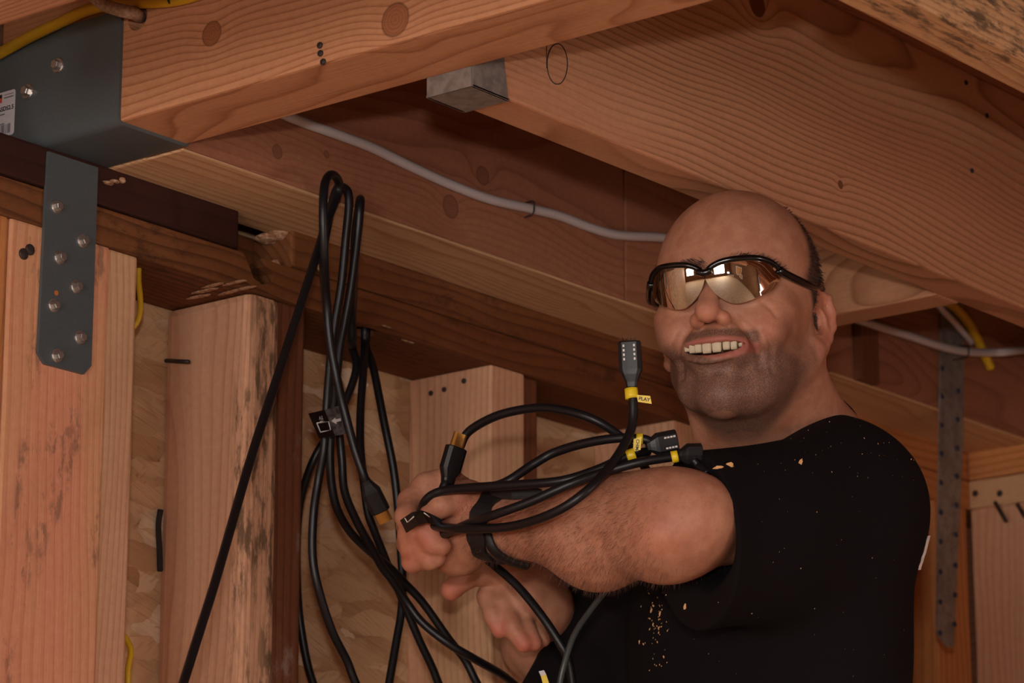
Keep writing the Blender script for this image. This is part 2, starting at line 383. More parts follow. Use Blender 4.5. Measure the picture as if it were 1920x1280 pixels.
def disc_at(name, p, nrm, r, mat, parent, dome=.3, seg=14, hgt=.0015):
    n = np.array(nrm, float); n /= np.linalg.norm(n); a = np.cross(n, [0, 0, 1.0] if abs(n[2]) < .9 else [1.0, 0, 0]); a /= np.linalg.norm(a); b = np.cross(n, a)
    V = []; F = []
    rings = [(1, -.0005), (1, hgt*.6), (.85, hgt), (.4, hgt*(1+dome))]
    for rr, h in rings:
        for t in np.linspace(0, 2*math.pi, seg, endpoint=False): V.append(p+(a*math.cos(t)+b*math.sin(t))*r*rr+n*h)
    for i in range(len(rings)-1):
        for j in range(seg):
            k = (j+1) % seg; F.append((i*seg+j, i*seg+k, (i+1)*seg+k, (i+1)*seg+j))
    F.append(tuple(range((len(rings)-1)*seg, len(rings)*seg)))
    return pydata(name, V, F, mat, parent, False)
def screw(p, n, parent, r=.0078):
    """washer-head structural screw: flange, hex head"""
    o = disc_at('screw', np.array(p), n, r, M_ZINC, parent, .05, 20, .002)
    nn = np.array(n, float)/np.linalg.norm(n); a = np.cross(nn, [0, 0, 1.0]); a /= np.linalg.norm(a); b = np.cross(nn, a)
    t0 = random.random(); V = []
    for h, s in ((.001, .62), (.006, .62), (.0066, .52)):
        for k in range(6):
            t = t0+k*math.pi/3; V.append(np.array(p)+(a*math.cos(t)+b*math.sin(t))*r*s+nn*h)
    F = [(i*6+j, i*6+(j+1) % 6, (i+1)*6+(j+1) % 6, (i+1)*6+j) for i in range(2) for j in range(6)]+[tuple(range(12, 18))]
    h = pydata('screw_head', V, F, M_ZINC, o); return o
N_ROOM, N_X = (0, -1, 0), (-1, 0, 0)
for q in ((44, 476), (56, 468)): disc_at('nail_head', onY(*q, YW-.0015), N_ROOM, .0055, M_DARKMETAL, post)
for q in ((870, 714), (833, 730), (808, 737)):
    disc_at('nail_head', onX(*q, 2.667-.0005), N_X, .0030, M_DARKMETAL, st3)
tube('nail', [onX(311, 676, 2.2825), onX(354, 678, 2.276)], .0022, M_DARKMETAL, st2, 8, 1)
tube('cable_staple', [onY(301, 955, YS-.006), onY(297, 985, YS-.004), onY(299, 1030, YS-.003), onY(300, 1070, YS-.004)], .003, M_NEARBLACK, wall, 8)

# ------------------------------------------------------------------ right-hand wall behind the corner
wr = empty('wall_right', (XC, 1.9, 0)); tag(wr, 'open framed timber wall meeting the corner behind the metal strap', kind='structure')
Y2 = -4.4
board('top_plate', np.array([XC, Y2, ZP0]), np.array([XC+.119, YW, ZP1-.001]), 'Y', W_PALE, wr)
board('top_plate', np.array([XC+.001, Y2, ZP1]), np.array([XC+.119, YW, ZP2]), 'Y', W_ORANGE, wr)
board('rim_joist', np.array([XC+.004, Y2, ZP2]), np.array([XC+.045, YW-.1, ZTOP]), 'Y', W_RIM, wr)
board('sheathing', np.array([XC+.119, Y2, 0]), np.array([XC+.13, YS, ZTOP]), 'Y', W_RIM, wr, bev=0)
board('bottom_plate', np.array([XC, Y2, 0]), np.array([XC+.119, YW, .04]), 'Y', W_PALE, wr)
for k, (y0, y1, mm) in enumerate(((2.035, 2.172, W_STUD), (1.93, 2.03, W_STUD), (1.5, 1.545, W_STUD), (1.1, 1.145, W_STUD), (.7, .745, W_STUD), (.3, .345, W_STUD), (-.1, -.055, W_STUD))):
    board('stud', np.array([XC+.002, y0, .04]), np.array([XC+.119, y1, ZP0]), 'Z', mm, wr)
board('block', np.array([XC-.022, 2.115, ZP2]), np.array([XC+.004, 2.150, ZP2+.038]), 'Y', W_PALE, wr)
for q, q2 in (((1866, 942), (1886, 976)), ((1908, 946), (1922, 968))):
    a = onX(*q, XC); b = onX(*q2, XC-.02); tube('nail', [a, b], .0028, M_DARKMETAL, wr, 8, 1)
for q in ((1829, 925), (1875, 925), (1853, 695), (1875, 692)): disc_at('nail_head', onX(*q, XC+.0005), N_X, .0045, M_DARKMETAL, wr)
disc_at('knot', onX(1900, 698, XC+.003), N_X, .012, plain('knot_brown', srgb(110, 66, 40), .8), wr, .1, 20, .0008)

# ------------------------------------------------------------------ floor framing overhead
ceil = empty('ceiling', (2.6, 1.6, ZTOP)); tag(ceil, 'timber floor framing overhead of beams, joists and boards', kind='structure')
board('subfloor', np.array([-5.2, -4.4, ZTOP]), np.array([XC+.12, YS+.012, ZTOP+.02]), 'X', W_RIM, ceil, bev=0)
BX0, BX1, BZ = 1.994, 2.083, 1.6+.957
# knots of the beam, in the beam's local frame (x along world Y, y along -X)
bc = np.array([(BX0+BX1)/2, (-.6+2.235)/2, (BZ+ZTOP)/2])
def bl(px): p = onX(*px, BX0); return (p[1]-bc[1], -(p[0]-bc[0]), p[2]-bc[2])
W_BEAM = wood('beam_wood', srgb(198, 140, 102), srgb(150, 90, 56), 130, (.02, .13), warp=.022, seed=2.0, knots=[(*bl((397, 63)), .0115), (*bl((741, 37)), .0150), (*bl((1418, -20)), .02)], kcol=srgb(176, 118, 82))
beam = board('beam', np.array([BX0, -.6, BZ]), np.array([BX1, 2.235, ZTOP]), 'Y', W_BEAM, ceil)
for q in ((600, 85), (601, 100), (606, 116)): disc_at('nail_head', onX(*q, BX0-.0005), N_X, .0030, M_DARKMETAL, beam)
J1 = (1.722, 1.768)
jc = np.array([(BX1+XC)/2, sum(J1)/2, (ZJ+ZTOP)/2])
def jl(px): p = onY(*px, J1[0]); return tuple(p-jc)
W_J1 = wood('wavy_joist_wood', srgb(192, 134, 100), srgb(128, 76, 46), 125, (.03, .11), warp=.016, seed=4.0, knots=[(*jl((1576, 346)), .0045), (*jl((1420, 8)), .013)], kcol=srgb(70, 46, 32), tint=srgb(202, 150, 112))
j1 = board('joist', np.array([BX1, J1[0], ZJ]), np.array([XC, J1[1], ZTOP]), 'X', W_J1, ceil)
for q in ((1811, 155), (1850, 217), (1822, 320)): disc_at('nail_head', onY(*q, J1[0]-.0003), N_ROOM, .0028, M_NEARBLACK, j1)  # dark knot specks of the joist, drawn as small discs
V = []
for a0, (cx, cy, rx, ry) in enumerate([(1045, 120, 19, 38)]):
    P = [onY(cx+rx*math.cos(t), cy+ry*math.sin(t), J1[0]-.0003) for t in np.linspace(-.2, 2*math.pi+.3, 40)]
    tube('pencil_mark', P, .0005, M_NEARBLACK, j1, 5, 1)
tube('pencil_mark', [onY(1025, y, J1[0]-.0003) for y in (85, 105, 128)], .0003, M_NEARBLACK, j1, 5, 2)
J2 = (1.311, 1.357)
board('joist', np.array([BX1, J2[0], ZJ]), np.array([XC, J2[1], ZTOP]), 'X', W_DIRTY, ceil)
for y in (.95, .55, .15, -.25): board('joist', np.array([BX1, y, ZJ]), np.array([XC, y+.045, ZTOP]), 'X', W_JOIST, ceil)
# doubled rim joist over the wall
RY0, RY1 = 2.075, 2.124
rc = lambda x0, x1: np.array([(x0+x1)/2, (RY0+RY1)/2, (ZP2+ZTOP)/2])
rk = [tuple(onY(*q, RY0)-rc(BX1, 2.781))+(r,) for q, r in (((845, 388), .012), ((905, 330), .010), ((612, 290), .004), ((520, 285), .007))]
W_RIM1 = wood('knotty_rim_wood', srgb(158, 102, 76), srgb(120, 74, 52), 110, (.15, .11), warp=.025, contrast=.8, knots=rk, kcol=srgb(156, 102, 76), seed=6.0)
board('rim_joist', np.array([BX1, RY0, ZP2+.001]), np.array([2.781, RY1, ZTOP]), 'X', W_RIM1, ceil, bev=.0025)
board('rim_joist', np.array([2.784, RY0+.001, ZP2+.001]), np.array([XC, RY1, ZTOP]), 'X', W_RIM, ceil, bev=.0025)
board('rim_joist', np.array([BX1, RY1+.0005, ZP2-.001]), np.array([XC+.1, YW+.03, ZTOP]), 'X', W_PALE, ceil, bev=.003)
board('rim_strip', np.array([BX1, RY0, ZP2-.002]), np.array([XC, RY1, ZP2+.001]), 'X', W_PALE, ceil, bev=.001)

# blocking between joist and rim
blk = board('blocking', np.array([2.938, J1[1], ZJ]), np.array([2.984, RY0, ZTOP]), 'Y', W_JOIST, ceil)
# thin dark board standing in for a shadow gap in the far bay
board('blocking', np.array([3.245, 2.063, ZP2]), np.array([3.285, RY0, ZTOP]), 'Z', W_OLDS, ceil, bev=.001)
# the member nearer the camera, left of the beam
board('joist', np.array([1.682, -.6, ZJ]), np.array([1.724, 2.10, ZTOP]), 'Y', W_JOIST, ceil)
for x in (1.0, .4, -.2, -.8, -1.4, -2.0, -2.6, -3.2, -3.8, -4.4): board('joist', np.array([x, -4.4, ZJ]), np.array([x+.045, 2.1, ZTOP]), 'Y', W_JOIST, ceil)

# ------------------------------------------------------------------ steel column cap on the post
cap = empty('column_cap', (2.03, YW, ZP0-.15)); tag(cap, 'grey steel column cap with screws holding the beam end', 'bracket')
X0 = BX0-.0035
def sheet(name, pts, thick, mat, parent):
    """flat steel plate from an outline, given thickness along its normal"""
    P = np.array(pts, float); n = np.cross(P[1]-P[0], P[2]-P[0]); n /= np.linalg.norm(n)
    k = len(P); V = list(P)+list(P+n*thick)
    F = [tuple(range(k-1, -1, -1)), tuple(range(k, 2*k))]+[(i, (i+1) % k, (i+1) % k+k, i+k) for i in range(k)]
    return pydata(name, V, F, mat, parent)
# U-shaped saddle: side plate, rounded bend, seat, bend, far side; swept along Y
ztop = 1.6+1.066; cy0, cy1 = 2.068, 2.245; R_ = .010
prof = [(X0, ztop)]
for t in np.linspace(0, math.pi/2, 7): prof.append((X0+R_-R_*math.cos(t), BZ-.0035+R_-R_*math.sin(t)))
X1 = BX1+.0035
for t in np.linspace(0, math.pi/2, 7): prof.append((X1-R_+R_*math.sin(t), BZ-.0035+R_-R_*math.cos(t)))
prof.append((X1, BZ+.02))
prof = np.array(prof); tp = np.gradient(prof, axis=0); nn = np.stack([-tp[:, 1], tp[:, 0]], 1); nn /= np.linalg.norm(nn, axis=1)[:, None]
inn = prof+nn*.0034
k = len(prof); V = []
for y in (cy0, cy1):
    for p in prof: V.append((p[0], y, p[1]))
    for p in inn: V.append((p[0], y, p[1]))
F = []
for i in range(k-1):
    F += [(i, i+1, 2*k+i+1, 2*k+i), (k+i+1, k+i, 3*k+i, 3*k+i+1), (i+1, i, k+i, k+i+1), (2*k+i, 2*k+i+1, 3*k+i+1, 3*k+i)]
F += [(0, 2*k, 3*k, k), (k-1, 2*k-1, 4*k-1, 3*k-1)]
sd = pydata('saddle', V, F, M_GALV, cap, True)
bpy.context.view_layer.update()
md = sd.modifiers.new('edge', 'EDGE_SPLIT'); md.split_angle = math.radians(50)
# strap with clipped corners down the post
sy = YW-.0048
pp = [(1.998, 2.549), (1.995, 2.352), (2.004, 2.343), (2.054, 2.343), (2.063, 2.353), (2.063, 2.549)]
sheet('strap', [(x, sy, z) for x, z in pp], -.0036, M_GALV, cap)
for q in ((110, 123), (53, 172)): screw(onX(*q, X0), N_X, cap)
for q in ((105, 388), (154, 452), (111, 483), (142, 538), (100, 573), (149, 633), (106, 667)): screw(onY(*q, sy), N_ROOM, cap, .0068)
disc_at('screw_hole', onY(106, 549, sy-.0002), N_ROOM, .0025, plain('bare_wood_in_hole', srgb(190, 110, 50), .8), cap, 0, 12, .0002)
# paper sticker
M_PAPER = plain('white_sticker_paper', srgb(206, 200, 204), .5)
M_INK = plain('black_ink', srgb(26, 24, 26), .6)
M_RED = plain('orange_red_ink', srgb(206, 74, 48), .5)
def on_cap(u, v):      # u,v in sticker metres from its top right corner, u to the left
    p = onX(30, 166, X0); return np.array([X0-.0003, p[1]+u, p[2]-v])
sk = empty('sticker', on_cap(.02, .04)); keep(sk, cap)
def srect(name, u0, v0, u1, v1, mat, lift):
    V = [on_cap(u0, v0), on_cap(u1, v0), on_cap(u1, v1), on_cap(u0, v1)]
    for p in V: p[0] -= lift
    return pydata(name, V, [(0, 1, 2, 3)], mat, sk)
rr = []
for cx, cy, a0 in ((.0025, .0025, 90), (.0385, .0025, 0), (.0385, .0435, -90), (.0025, .0435, 180)):
    pass
def rounded(u0, v0, u1, v1, r, n=5):
    out = []
    for cx, cy, a0 in ((u1-r, v1-r, 0), (u0+r, v1-r, 90), (u0+r, v0+r, 180), (u1-r, v0+r, 270)):
        for t in np.linspace(a0, a0+90, n): out.append((cx+r*math.cos(math.radians(t)), cy+r*math.sin(math.radians(t))))
    return out
pydata('paper', [on_cap(u, v) for u, v in rounded(0, 0, .044, .0455, .003)], [tuple(range(20))], M_PAPER, sk)
srect('logo_block', .0185, .0022, .034, .0058, M_INK, .0003); srect('logo_block', .0185, .0058, .034, .0105, M_RED, .0003)
def text(name, s, size, loc, xdir, updir, mat, parent, ext=.00005, align='LEFT', bold=False):
    cu = bpy.data.curves.new(name, 'FONT'); cu.body = s; cu.size = size; cu.extrude = ext; cu.align_x = align
    if bold: cu.offset = size*.02
    ob = bpy.data.objects.new(name, cu); COL.objects.link(ob)
    x = Vector(xdir).normalized(); z = x.cross(Vector(updir)).normalized(); y = z.cross(x)
    ob.matrix_world = Matrix.Translation(Vector(loc)) @ Matrix((x, y, z)).transposed().to_4x4()
    bpy.context.view_layer.update()
    me = bpy.data.meshes.new_from_object(ob); mw = ob.matrix_world.copy(); bpy.data.objects.remove(ob)
    o = link(name, me, mat); o.matrix_world = mw; keep(o, parent); return o
def cap_text(s, u, v, size, bold=False):
    p = on_cap(u, v); p[0] -= .0004; return text('printed_text', s, size, p, (0, -1, 0), (0, 0, 1), M_INK, sk, bold=bold)
cap_text('ECCQ46SDS2.5', .0425, .0195, .0062, True)
for u0, u1, v0, hgt in ((.0025, .0165, .0034, .0007), (.0025, .0165, .0060, .0012), (.014, .022, .0222, .0013), (.014, .034, .0318, .0012)):   # print too small to read
    n_ = int((u1-u0)/.0012)
    for i in range(n_): srect('fine_print', u0+i*.0012, v0, u0+i*.0012+.0008, v0+hgt, M_INK, .0004)
for i in range(16): srect('barcode_bar', .0055+i*.0018, .0335, .0055+i*.0018+random.choice([.0005, .0009, .0011]), .043, M_INK, .0004)

# ------------------------------------------------------------------ joist hanger under the beam
hg = empty('joist_hanger', (BX1, 1.745, ZJ)); tag(hg, 'small galvanised joist hanger under the joist end beside the beam', 'bracket')
t = .0018
def gbox(name, lo, hi, mat, parent): return board(name, np.array(lo, float), np.array(hi, float), 'X', mat, parent, bev=.0004)
gbox('seat', (BX1-.001, J1[0]-.003, ZJ-.003), (BX1+.052, J1[1]+.004, ZJ-.0008), M_GALV2, hg)
sheet('side', [(BX1+.0005, J1[0]-.001, ZJ-.003), (BX1+.050, J1[0]-.001, ZJ-.003), (BX1+.040, J1[0]-.001, ZJ+.06), (BX1+.0005, J1[0]-.001, ZJ+.12)], .002, M_GALV2, hg)
gbox('back_plate', (BX1-.0015, J1[0]-.002, ZJ-.003), (BX1+.0003, J1[1]+.003, BZ+.001), M_GALV2, hg)
sheet('side', [(BX1+.0005, J1[1]+.003, ZJ-.003), (BX1+.050, J1[1]+.003, ZJ-.003), (BX1+.040, J1[1]+.003, ZJ+.06), (BX1+.0005, J1[1]+.003, ZJ+.12)], .002, M_GALV2, hg)

# ------------------------------------------------------------------ perforated strap in the corner
cs = empty('corner_strap', (3.46, 2.07, 2.25)); tag(cs, 'perforated galvanised strap nailed down the corner of the framing', 'metal strap')
cy = RY0-.003
P = [onY(x, y, cy) for x, y in ((1762, 560), (1757, 1185), (1776, 1213), (1790, 1213), (1806, 830), (1808, 560))]
P = [tuple(onY(1766, 530, cy)), tuple(onY(1756, 1186, cy)), tuple(onY(1776, 1213, cy)), tuple(onY(1789, 1213, cy)), tuple(onY(1806, 830, cy)), tuple(onY(1808, 530, cy))]
sheet('strap_plate', P, -.002, M_GALV2, cs)
for i, y in enumerate((690, 743, 797, 850, 905, 960, 1015, 1072, 1128, 1186)):
    disc_at('nail_head', onY(1767-i*.45, y, cy-.002), N_ROOM, .0035, M_BLUED, cs, .4, 12, .0012)
for i, y in enumerate((733, 786, 840, 892, 947, 1002, 1060, 1115, 1170)):
    disc_at('nail_head', onY(1797-i*.8, y, cy-.002), N_ROOM, .0035, M_BLUED, cs, .4, 12, .0012)

# ------------------------------------------------------------------ cables
M_BLACK = plain('black_cable_jacket', srgb(20, 18, 21), .42, 0, .42)
M_PLUG = plain('black_plug_plastic', srgb(20, 17, 19), .45, 0, .45)
M_GOLD = plain('gold_plated_contact', srgb(212, 160, 84), .28, .9)
M_YEL = plain('yellow_label_vinyl', srgb(238, 204, 36), .4)
M_YCAB = plain('yellow_cable_jacket', srgb(206, 160, 28), .42)
M_WCAB = plain('white_cable_jacket', srgb(196, 184, 182), .45)
M_CREAM = plain('cream_cable_jacket', srgb(186, 160, 138), .5, 0, .4, (300, srgb(150, 124, 104), .1))
M_LABEL = plain('glossy_black_label', srgb(22, 20, 22), .22, 0, .6)
M_SILVER = plain('silver_label_film', srgb(120, 114, 112), .3, .3, .6, (160, srgb(66, 62, 62), .2))
M_MARK = plain('white_print', srgb(222, 214, 208), .5)
M_TUBE = plain('clear_tube', srgb(60, 64, 66), .25)
Yp = lambda L: [onY(x, y, Y) for x, y, Y in L]
up_hole = lambda dx, dy: [HC+np.array([dx, dy, z]) for z in (-.016, .0, .016, .034)]
Dp = lambda L: [at(x, y, d) for x, y, d in L]
CR = .0043
def cable(label, pts, r=CR, mat=None, group=None, name='cable', cat='cable'):
    c = np.array(pts[0]); e = empty(name, tuple(pts[len(pts)//2])); tag(e, label, cat, group)
    tube('jacket', pts, r, mat or M_BLACK, e, 12, 10); return e
def frame_of(d, hint):
    d = np.array(d, float); d /= np.linalg.norm(d); s = np.cross(d, hint); s /= np.linalg.norm(s); return d, s, np.cross(s, d)
def loft(name, secs, mat, parent, seg=16, power=4.0):
    """superellipse sections (centre, axis s, axis t, half-width, half-thickness)"""
    V = []; F = []
    for c, s, t, a, b in secs:
        for k in range(seg):
            th = 2*math.pi*(k+.5)/seg; x, y = math.cos(th), math.sin(th)
            q = (abs(x)**power+abs(y)**power)**(-1/power)
            V.append(np.array(c)+np.array(s)*a*x*q+np.array(t)*b*y*q)
    for i in range(len(secs)-1):
        for j in range(seg):
            k = (j+1) % seg; F.append((i*seg+j, i*seg+k, (i+1)*seg+k, (i+1)*seg+j))
    F += [tuple(range(seg-1, -1, -1)), tuple((len(secs)-1)*seg+k for k in range(seg))]
    return pydata(name, V, F, mat, parent, False)
def plug(parent, base, tip, hint, w=.0098, t=.0056, gold=True, marks=False, shell=.012):
    """moulded plug: strain relief, body, metal shell"""
    base, tip = np.array(base), np.array(tip); L = np.linalg.norm(tip-base); d, s, u = frame_of(tip-base, hint)
    P = lambda f: base+d*L*f
    b = loft('plug_body', [(P(-.12), s, u, .0048, .0048), (P(.0), s, u, .0056, .005), (P(.18), s, u, w*.82, t*.95), (P(.3), s, u, w, t), (P(.97), s, u, w, t), (P(1.0), s, u, w*.9, t*.9)], M_PLUG, parent)
    if gold:
        q = loft('plug_shell', [(tip-d*.002, s, u, .0072, .0024), (tip+d*shell, s, u, .0070, .0023)], M_GOLD, b)
        loft('shell_window', [(tip+d*shell*.30+u*.00245, s, d, .0030, .0018), (tip+d*shell*.30+u*.0026, s, d, .0030, .0018)], M_PLUG, b, 8)
    if marks:
        for row in (-.45, .45):
            for k in range(4):
                c = P(.55+.11*k)-u*(t+.0002)+s*w*row; c2 = P(.55+.11*k)+u*(t+.0002)+s*w*row
                for cc, n in ((c, -u), (c2, u)):
                    pydata('white_mark', [cc+s*.0008+d*.0011, cc-s*.0008+d*.0011, cc-s*.0008-d*.0011, cc+s*.0008-d*.0011], [(0, 1, 2, 3)], M_MARK, b)
    return b
def ring(parent, c, d, r, L, mat, name='label_wrap'):
    d = np.array(d, float); d /= np.linalg.norm(d); V, F = tube_mesh([np.array(c)-d*L/2, np.array(c)-d*L/6, np.array(c)+d*L/6, np.array(c)+d*L/2], r, 16)
    return pydata(name, V, F, mat, parent, True)
def flag(parent, px, d, mat, name='label_flag', thick=.0003):
    P = np.array([at(x, y, d) for x, y in px]); n = -ray(px[0][0], px[0][1]); n /= np.linalg.norm(n)
    k = len(P); V = list(P+n*thick)+list(P-n*thick)
    F = [tuple(range(k)), tuple(range(2*k-1, k-1, -1))]+[(i, i+k, (i+1) % k+k, (i+1) % k) for i in range(k)]
    return pydata(name, V, F, mat, parent)
G = 'black cables hanging at the stud wall'
# A: from the floor up over the top loop and down to a free plug
ca = cable('black cable looping highest under the joist, hanging plug with gold tip', Yp([(322, 1345, 1.90), (342, 1285, 1.93), (372, 1190, 1.945), (408, 1075, 1.96), (470, 860, 2.0), (522, 700, 2.02), (580, 520, 2.032), (610, 425, 2.044), (630, 372, 2.047), (636, 345, 2.043), (627, 329, 2.035), (616, 330, 2.026), (608, 350, 2.019), (606, 400, 2.016), (608, 480, 2.025), (612, 560, 2.05), (619, 640, 2.055), (631, 705, 2.055), (646, 770, 2.05), (664, 838, 2.048), (680, 885, 2.045), (686, 902, 2.045)]), group=None)
plug(ca, onY(688, 906, 2.045), onY(714, 958, 2.045), FW, .0098, .006)
# B: loop beside it
cb = cable('black cable looped behind the highest loop, carrying the screen symbol label', Yp([(700, 1345, 2.13), (667, 1280, 2.13), (650, 1237, 2.13), (622, 1181, 2.125), (597, 1103, 2.12), (586, 1040, 2.12), (588, 962, 2.115), (597, 900, 2.11), (607, 845, 2.10), (611, 790, 2.095), (614, 740, 2.09), (620, 670, 2.08), (629, 600, 2.07), (641, 526, 2.06), (649, 440, 2.05), (654, 390, 2.045), (653, 362, 2.045), (645, 352, 2.052), (636, 350, 2.062), (627, 365, 2.066), (615, 420, 2.066), (606, 480, 2.07), (611, 560, 2.09), (618, 640, 2.105), (628, 720, 2.11), (634, 790, 2.11), (641, 860, 2.11), (646, 920, 2.115), (668, 975, 2.12), (694, 1022, 2.125), (716, 1062, 2.13), (735, 1087, 2.13), (760, 1125, 2.13), (791, 1166, 2.12), (841, 1206, 2.10), (888, 1234, 2.09), (946, 1268, 2.095), (985, 1305, 2.11), (1005, 1350, 2.12)]))
cc = cable('black cable with a tight upright bend beside the two loops', Yp([(930, 1345, 2.11), (894, 1280, 2.115), (872, 1237, 2.12), (841, 1197, 2.125), (794, 1131, 2.135), (760, 1094, 2.14), (729, 1062, 2.14), (694, 1034, 2.135), (657, 997, 2.13), (632, 953, 2.12), (621, 900, 2.115), (619, 840, 2.11), (624, 780, 2.105), (630, 720, 2.095), (637, 655, 2.085), (647, 600, 2.075), (657, 545, 2.065), (665, 486, 2.055), (672, 425, 2.045), (675, 388, 2.042), (676, 374, 2.048), (675, 376, 2.058), (672, 395, 2.066), (666, 440, 2.068), (664, 500, 2.09), (662, 560, 2.14), (660, 598, 2.160), (661, 640, 2.172)])+up_hole(-.0125, .0))
h1 = cable('black cable dropping straight from the plate hole behind the free plug', up_hole(.001, -.006)[::-1]+Yp([(681, 700, 2.168), (676, 770, 2.16), (676, 840, 2.15), (682, 900, 2.145), (690, 960, 2.145), (700, 990, 2.145), (716, 1031, 2.148), (735, 1078, 2.15), (760, 1137, 2.15), (785, 1197, 2.15), (810, 1250, 2.15), (822, 1280, 2.15), (850, 1345, 2.15)]))
h2 = cable('black cable from the plate hole running down behind the gripping hand', up_hole(.0115, .001)[::-1]+Yp([(700, 690, 2.178), (720, 790, 2.165), (738, 880, 2.16), (747, 962, 2.16), (752, 1040, 2.16), (755, 1094, 2.16), (752, 1150, 2.16), (744, 1197, 2.16), (730, 1278, 2.16), (718, 1345, 2.16)]))
h3 = cable('black cable from the plate hole slanting back behind the stained stud', up_hole(-.0035, .0075)[::-1]+Yp([(668, 690, 2.188), (648, 752, 2.19), (615, 815, 2.20), (590, 858, 2.21), (572, 905, 2.225), (560, 960, 2.24), (556, 1050, 2.25), (560, 1140, 2.25), (568, 1200, 2.25), (578, 1250, 2.25), (590, 1290, 2.25), (605, 1345, 2.25)]))
# label with screen symbol and arrow on cable B
LY = 2.08
lp = lambda x, y: onY(x, y, LY)
def lquad(name, px, mat, parent, off=0.0, th=.0004):
    P = np.array([lp(x, y) for x, y in px]); n = np.array([0, -1.0, 0]); k = len(P)
    V = list(P+n*(off+th))+list(P+n*off); F = [tuple(range(k)), tuple(range(2*k-1, k-1, -1))]+[(i, i+k, (i+1) % k+k, (i+1) % k) for i in range(k)]
    return pydata(name, V, F, mat, parent)
lab = lquad('label', [(578, 775), (608, 768), (628, 817), (598, 822)], M_LABEL, cb)
lquad('label_film', [(608, 768), (634, 761), (648, 813), (628, 817)], M_SILVER, lab, .0002)
for a, b in (((593, 793), (615, 790)), ((615, 790), (619, 806)), ((619, 806), (600, 810)), ((600, 810), (593, 793)), ((599, 790), (607, 788.6))):
    tube('screen_symbol', [lp(*a)+np.array([0, -.0008, 0]), lp(*b)+np.array([0, -.0008, 0])], .0005 if a[1] != 790 or b[0] != 607 else .0003, M_MARK, lab, 5, 1)
lquad('arrow', [(620, 789.5), (627, 783), (627.8, 786.3), (637, 784), (638, 789), (629, 791.5), (629.6, 795)], M_MARK, lab, .0008)
text('printed_text', 'TV', .0052, lp(604, 779)+np.array([0, -.0008, 0]), lp(595, 781)-lp(604, 779), (0, 0, -1), M_MARK, lab)

# held bundle
H = 'cables'
cj = cable('black cable with upright plug and yellow PLAY label held in the hand', Dp([(801, 983, 3.072), (815, 986, 3.055), (870, 991, 3.005), (960, 986, 2.955), (1040, 960, 2.915), (1100, 920, 2.91), (1148, 868, 2.94), (1176, 822, 2.96), (1186, 790, 2.97), (1187, 750, 2.975), (1185, 722, 2.98)]))
plug(cj, at(1184, 716, 2.98), at(1180, 640, 2.985), FW+RT*.15, .0108, .0068, gold=False, marks=True)
for k in range(14): tube('bristle', [at(1168+k*1.9, 642, 2.985), at(1166+k*2.1+random.uniform(-2, 2), 634+random.uniform(-3, 2), 2.985)], .00025, M_PLUG, cj, 4, 1)
w = ring(cj, at(1184, 738, 2.977), at(1184, 730, 2.98)-at(1186, 750, 2.977), .0062, .0095, M_YEL)
fg = flag(w, [(1194, 740), (1219, 742), (1222, 757), (1196, 753)], 2.972, M_YEL)
text('printed_text', 'PLAY', .0046, at(1197, 749.5, 2.9712), at(1214, 752, 2.9712)-at(1197, 749.5, 2.9712), UP, M_INK, fg, bold=True)
ck = cable('black cable with a square marked plug and yellow flag label over the forearm', Dp([(790, 956, 3.102), (797, 944, 3.090), (815, 928, 3.079), (850, 917, 3.060), (900, 914, 3.034), (945, 905, 3.014), (1000, 870, 3.02), (1040, 848, 3.02), (1100, 830, 3.0), (1160, 821, 2.985), (1205, 823, 2.98), (1220, 828, 2.98)]))
plug(ck, at(1218, 836, 2.98), at(1269, 826, 2.985), FW, .0108, .0066, gold=False, marks=True)
w = ring(ck, at(1199, 823, 2.98), RT, .0056, .006, M_YEL)
fg = flag(w, [(1188, 823), (1203, 818), (1201, 843), (1187, 847)], 2.965, M_YEL)
text('printed_text', 'CHIMA', .0040, at(1193.5, 823, 2.9643), at(1191.5, 845, 2.9643)-at(1193.5, 823, 2.9643), RT, M_INK, fg, bold=True)
cl = cable('black cable with a short yellow wrap under the square plug', Dp([(787, 962, 3.074), (797, 940, 3.052), (815, 925, 3.045), (850, 917, 3.034), (940, 910, 2.99), (1046, 902, 2.958), (1115, 882, 2.960), (1160, 862, 2.964), (1183, 853, 2.968), (1215, 846, 2.985)]))
ring(cl, at(1183, 853, 2.965), RT+UP*.35, .0058, .008, M_YEL)
cm = cable('black cable with yellow wrap and plug pointing at the neck', Dp([(814, 1005, 3.078), (832, 1001, 3.058), (878, 982, 3.012), (926, 965, 2.965), (995, 940, 2.945), (1064, 909, 2.938), (1132, 885, 2.944), (1201, 866, 2.945), (1256, 857, 2.95), (1272, 854, 2.952)]))
ring(cm, at(1265, 856, 2.951), RT+UP*.2, .0056, .006, M_YEL)
plug(cm, at(1277, 853, 2.953), at(1316, 852, 2.955), FW+UP*.3, .0100, .0075, gold=False)
ci = cable('black cable with gold tipped plug standing up from the hand', Dp([(806, 1000, 3.11), (812, 965, 3.075), (822, 935, 3.060), (832, 912, 3.061), (837, 900, 3.064)]))
plug(ci, at(839, 897, 3.065), at(856, 838, 3.07), FW*.8-RT*.5, .0105, .006, shell=.0135)
ce = cable('black cable arching over the forearm from the gold tipped plug', Dp([(842, 912, 3.088), (848, 890, 3.092), (854, 866, 3.10), (863, 838, 3.11), (880, 808, 3.11), (930, 780, 3.09), (990, 766, 3.07), (1040, 766, 3.05), (1100, 781, 3.03), (1150, 808, 3.03), (1185, 842, 3.04), (1208, 874, 3.05), (1228, 912, 3.06)]))
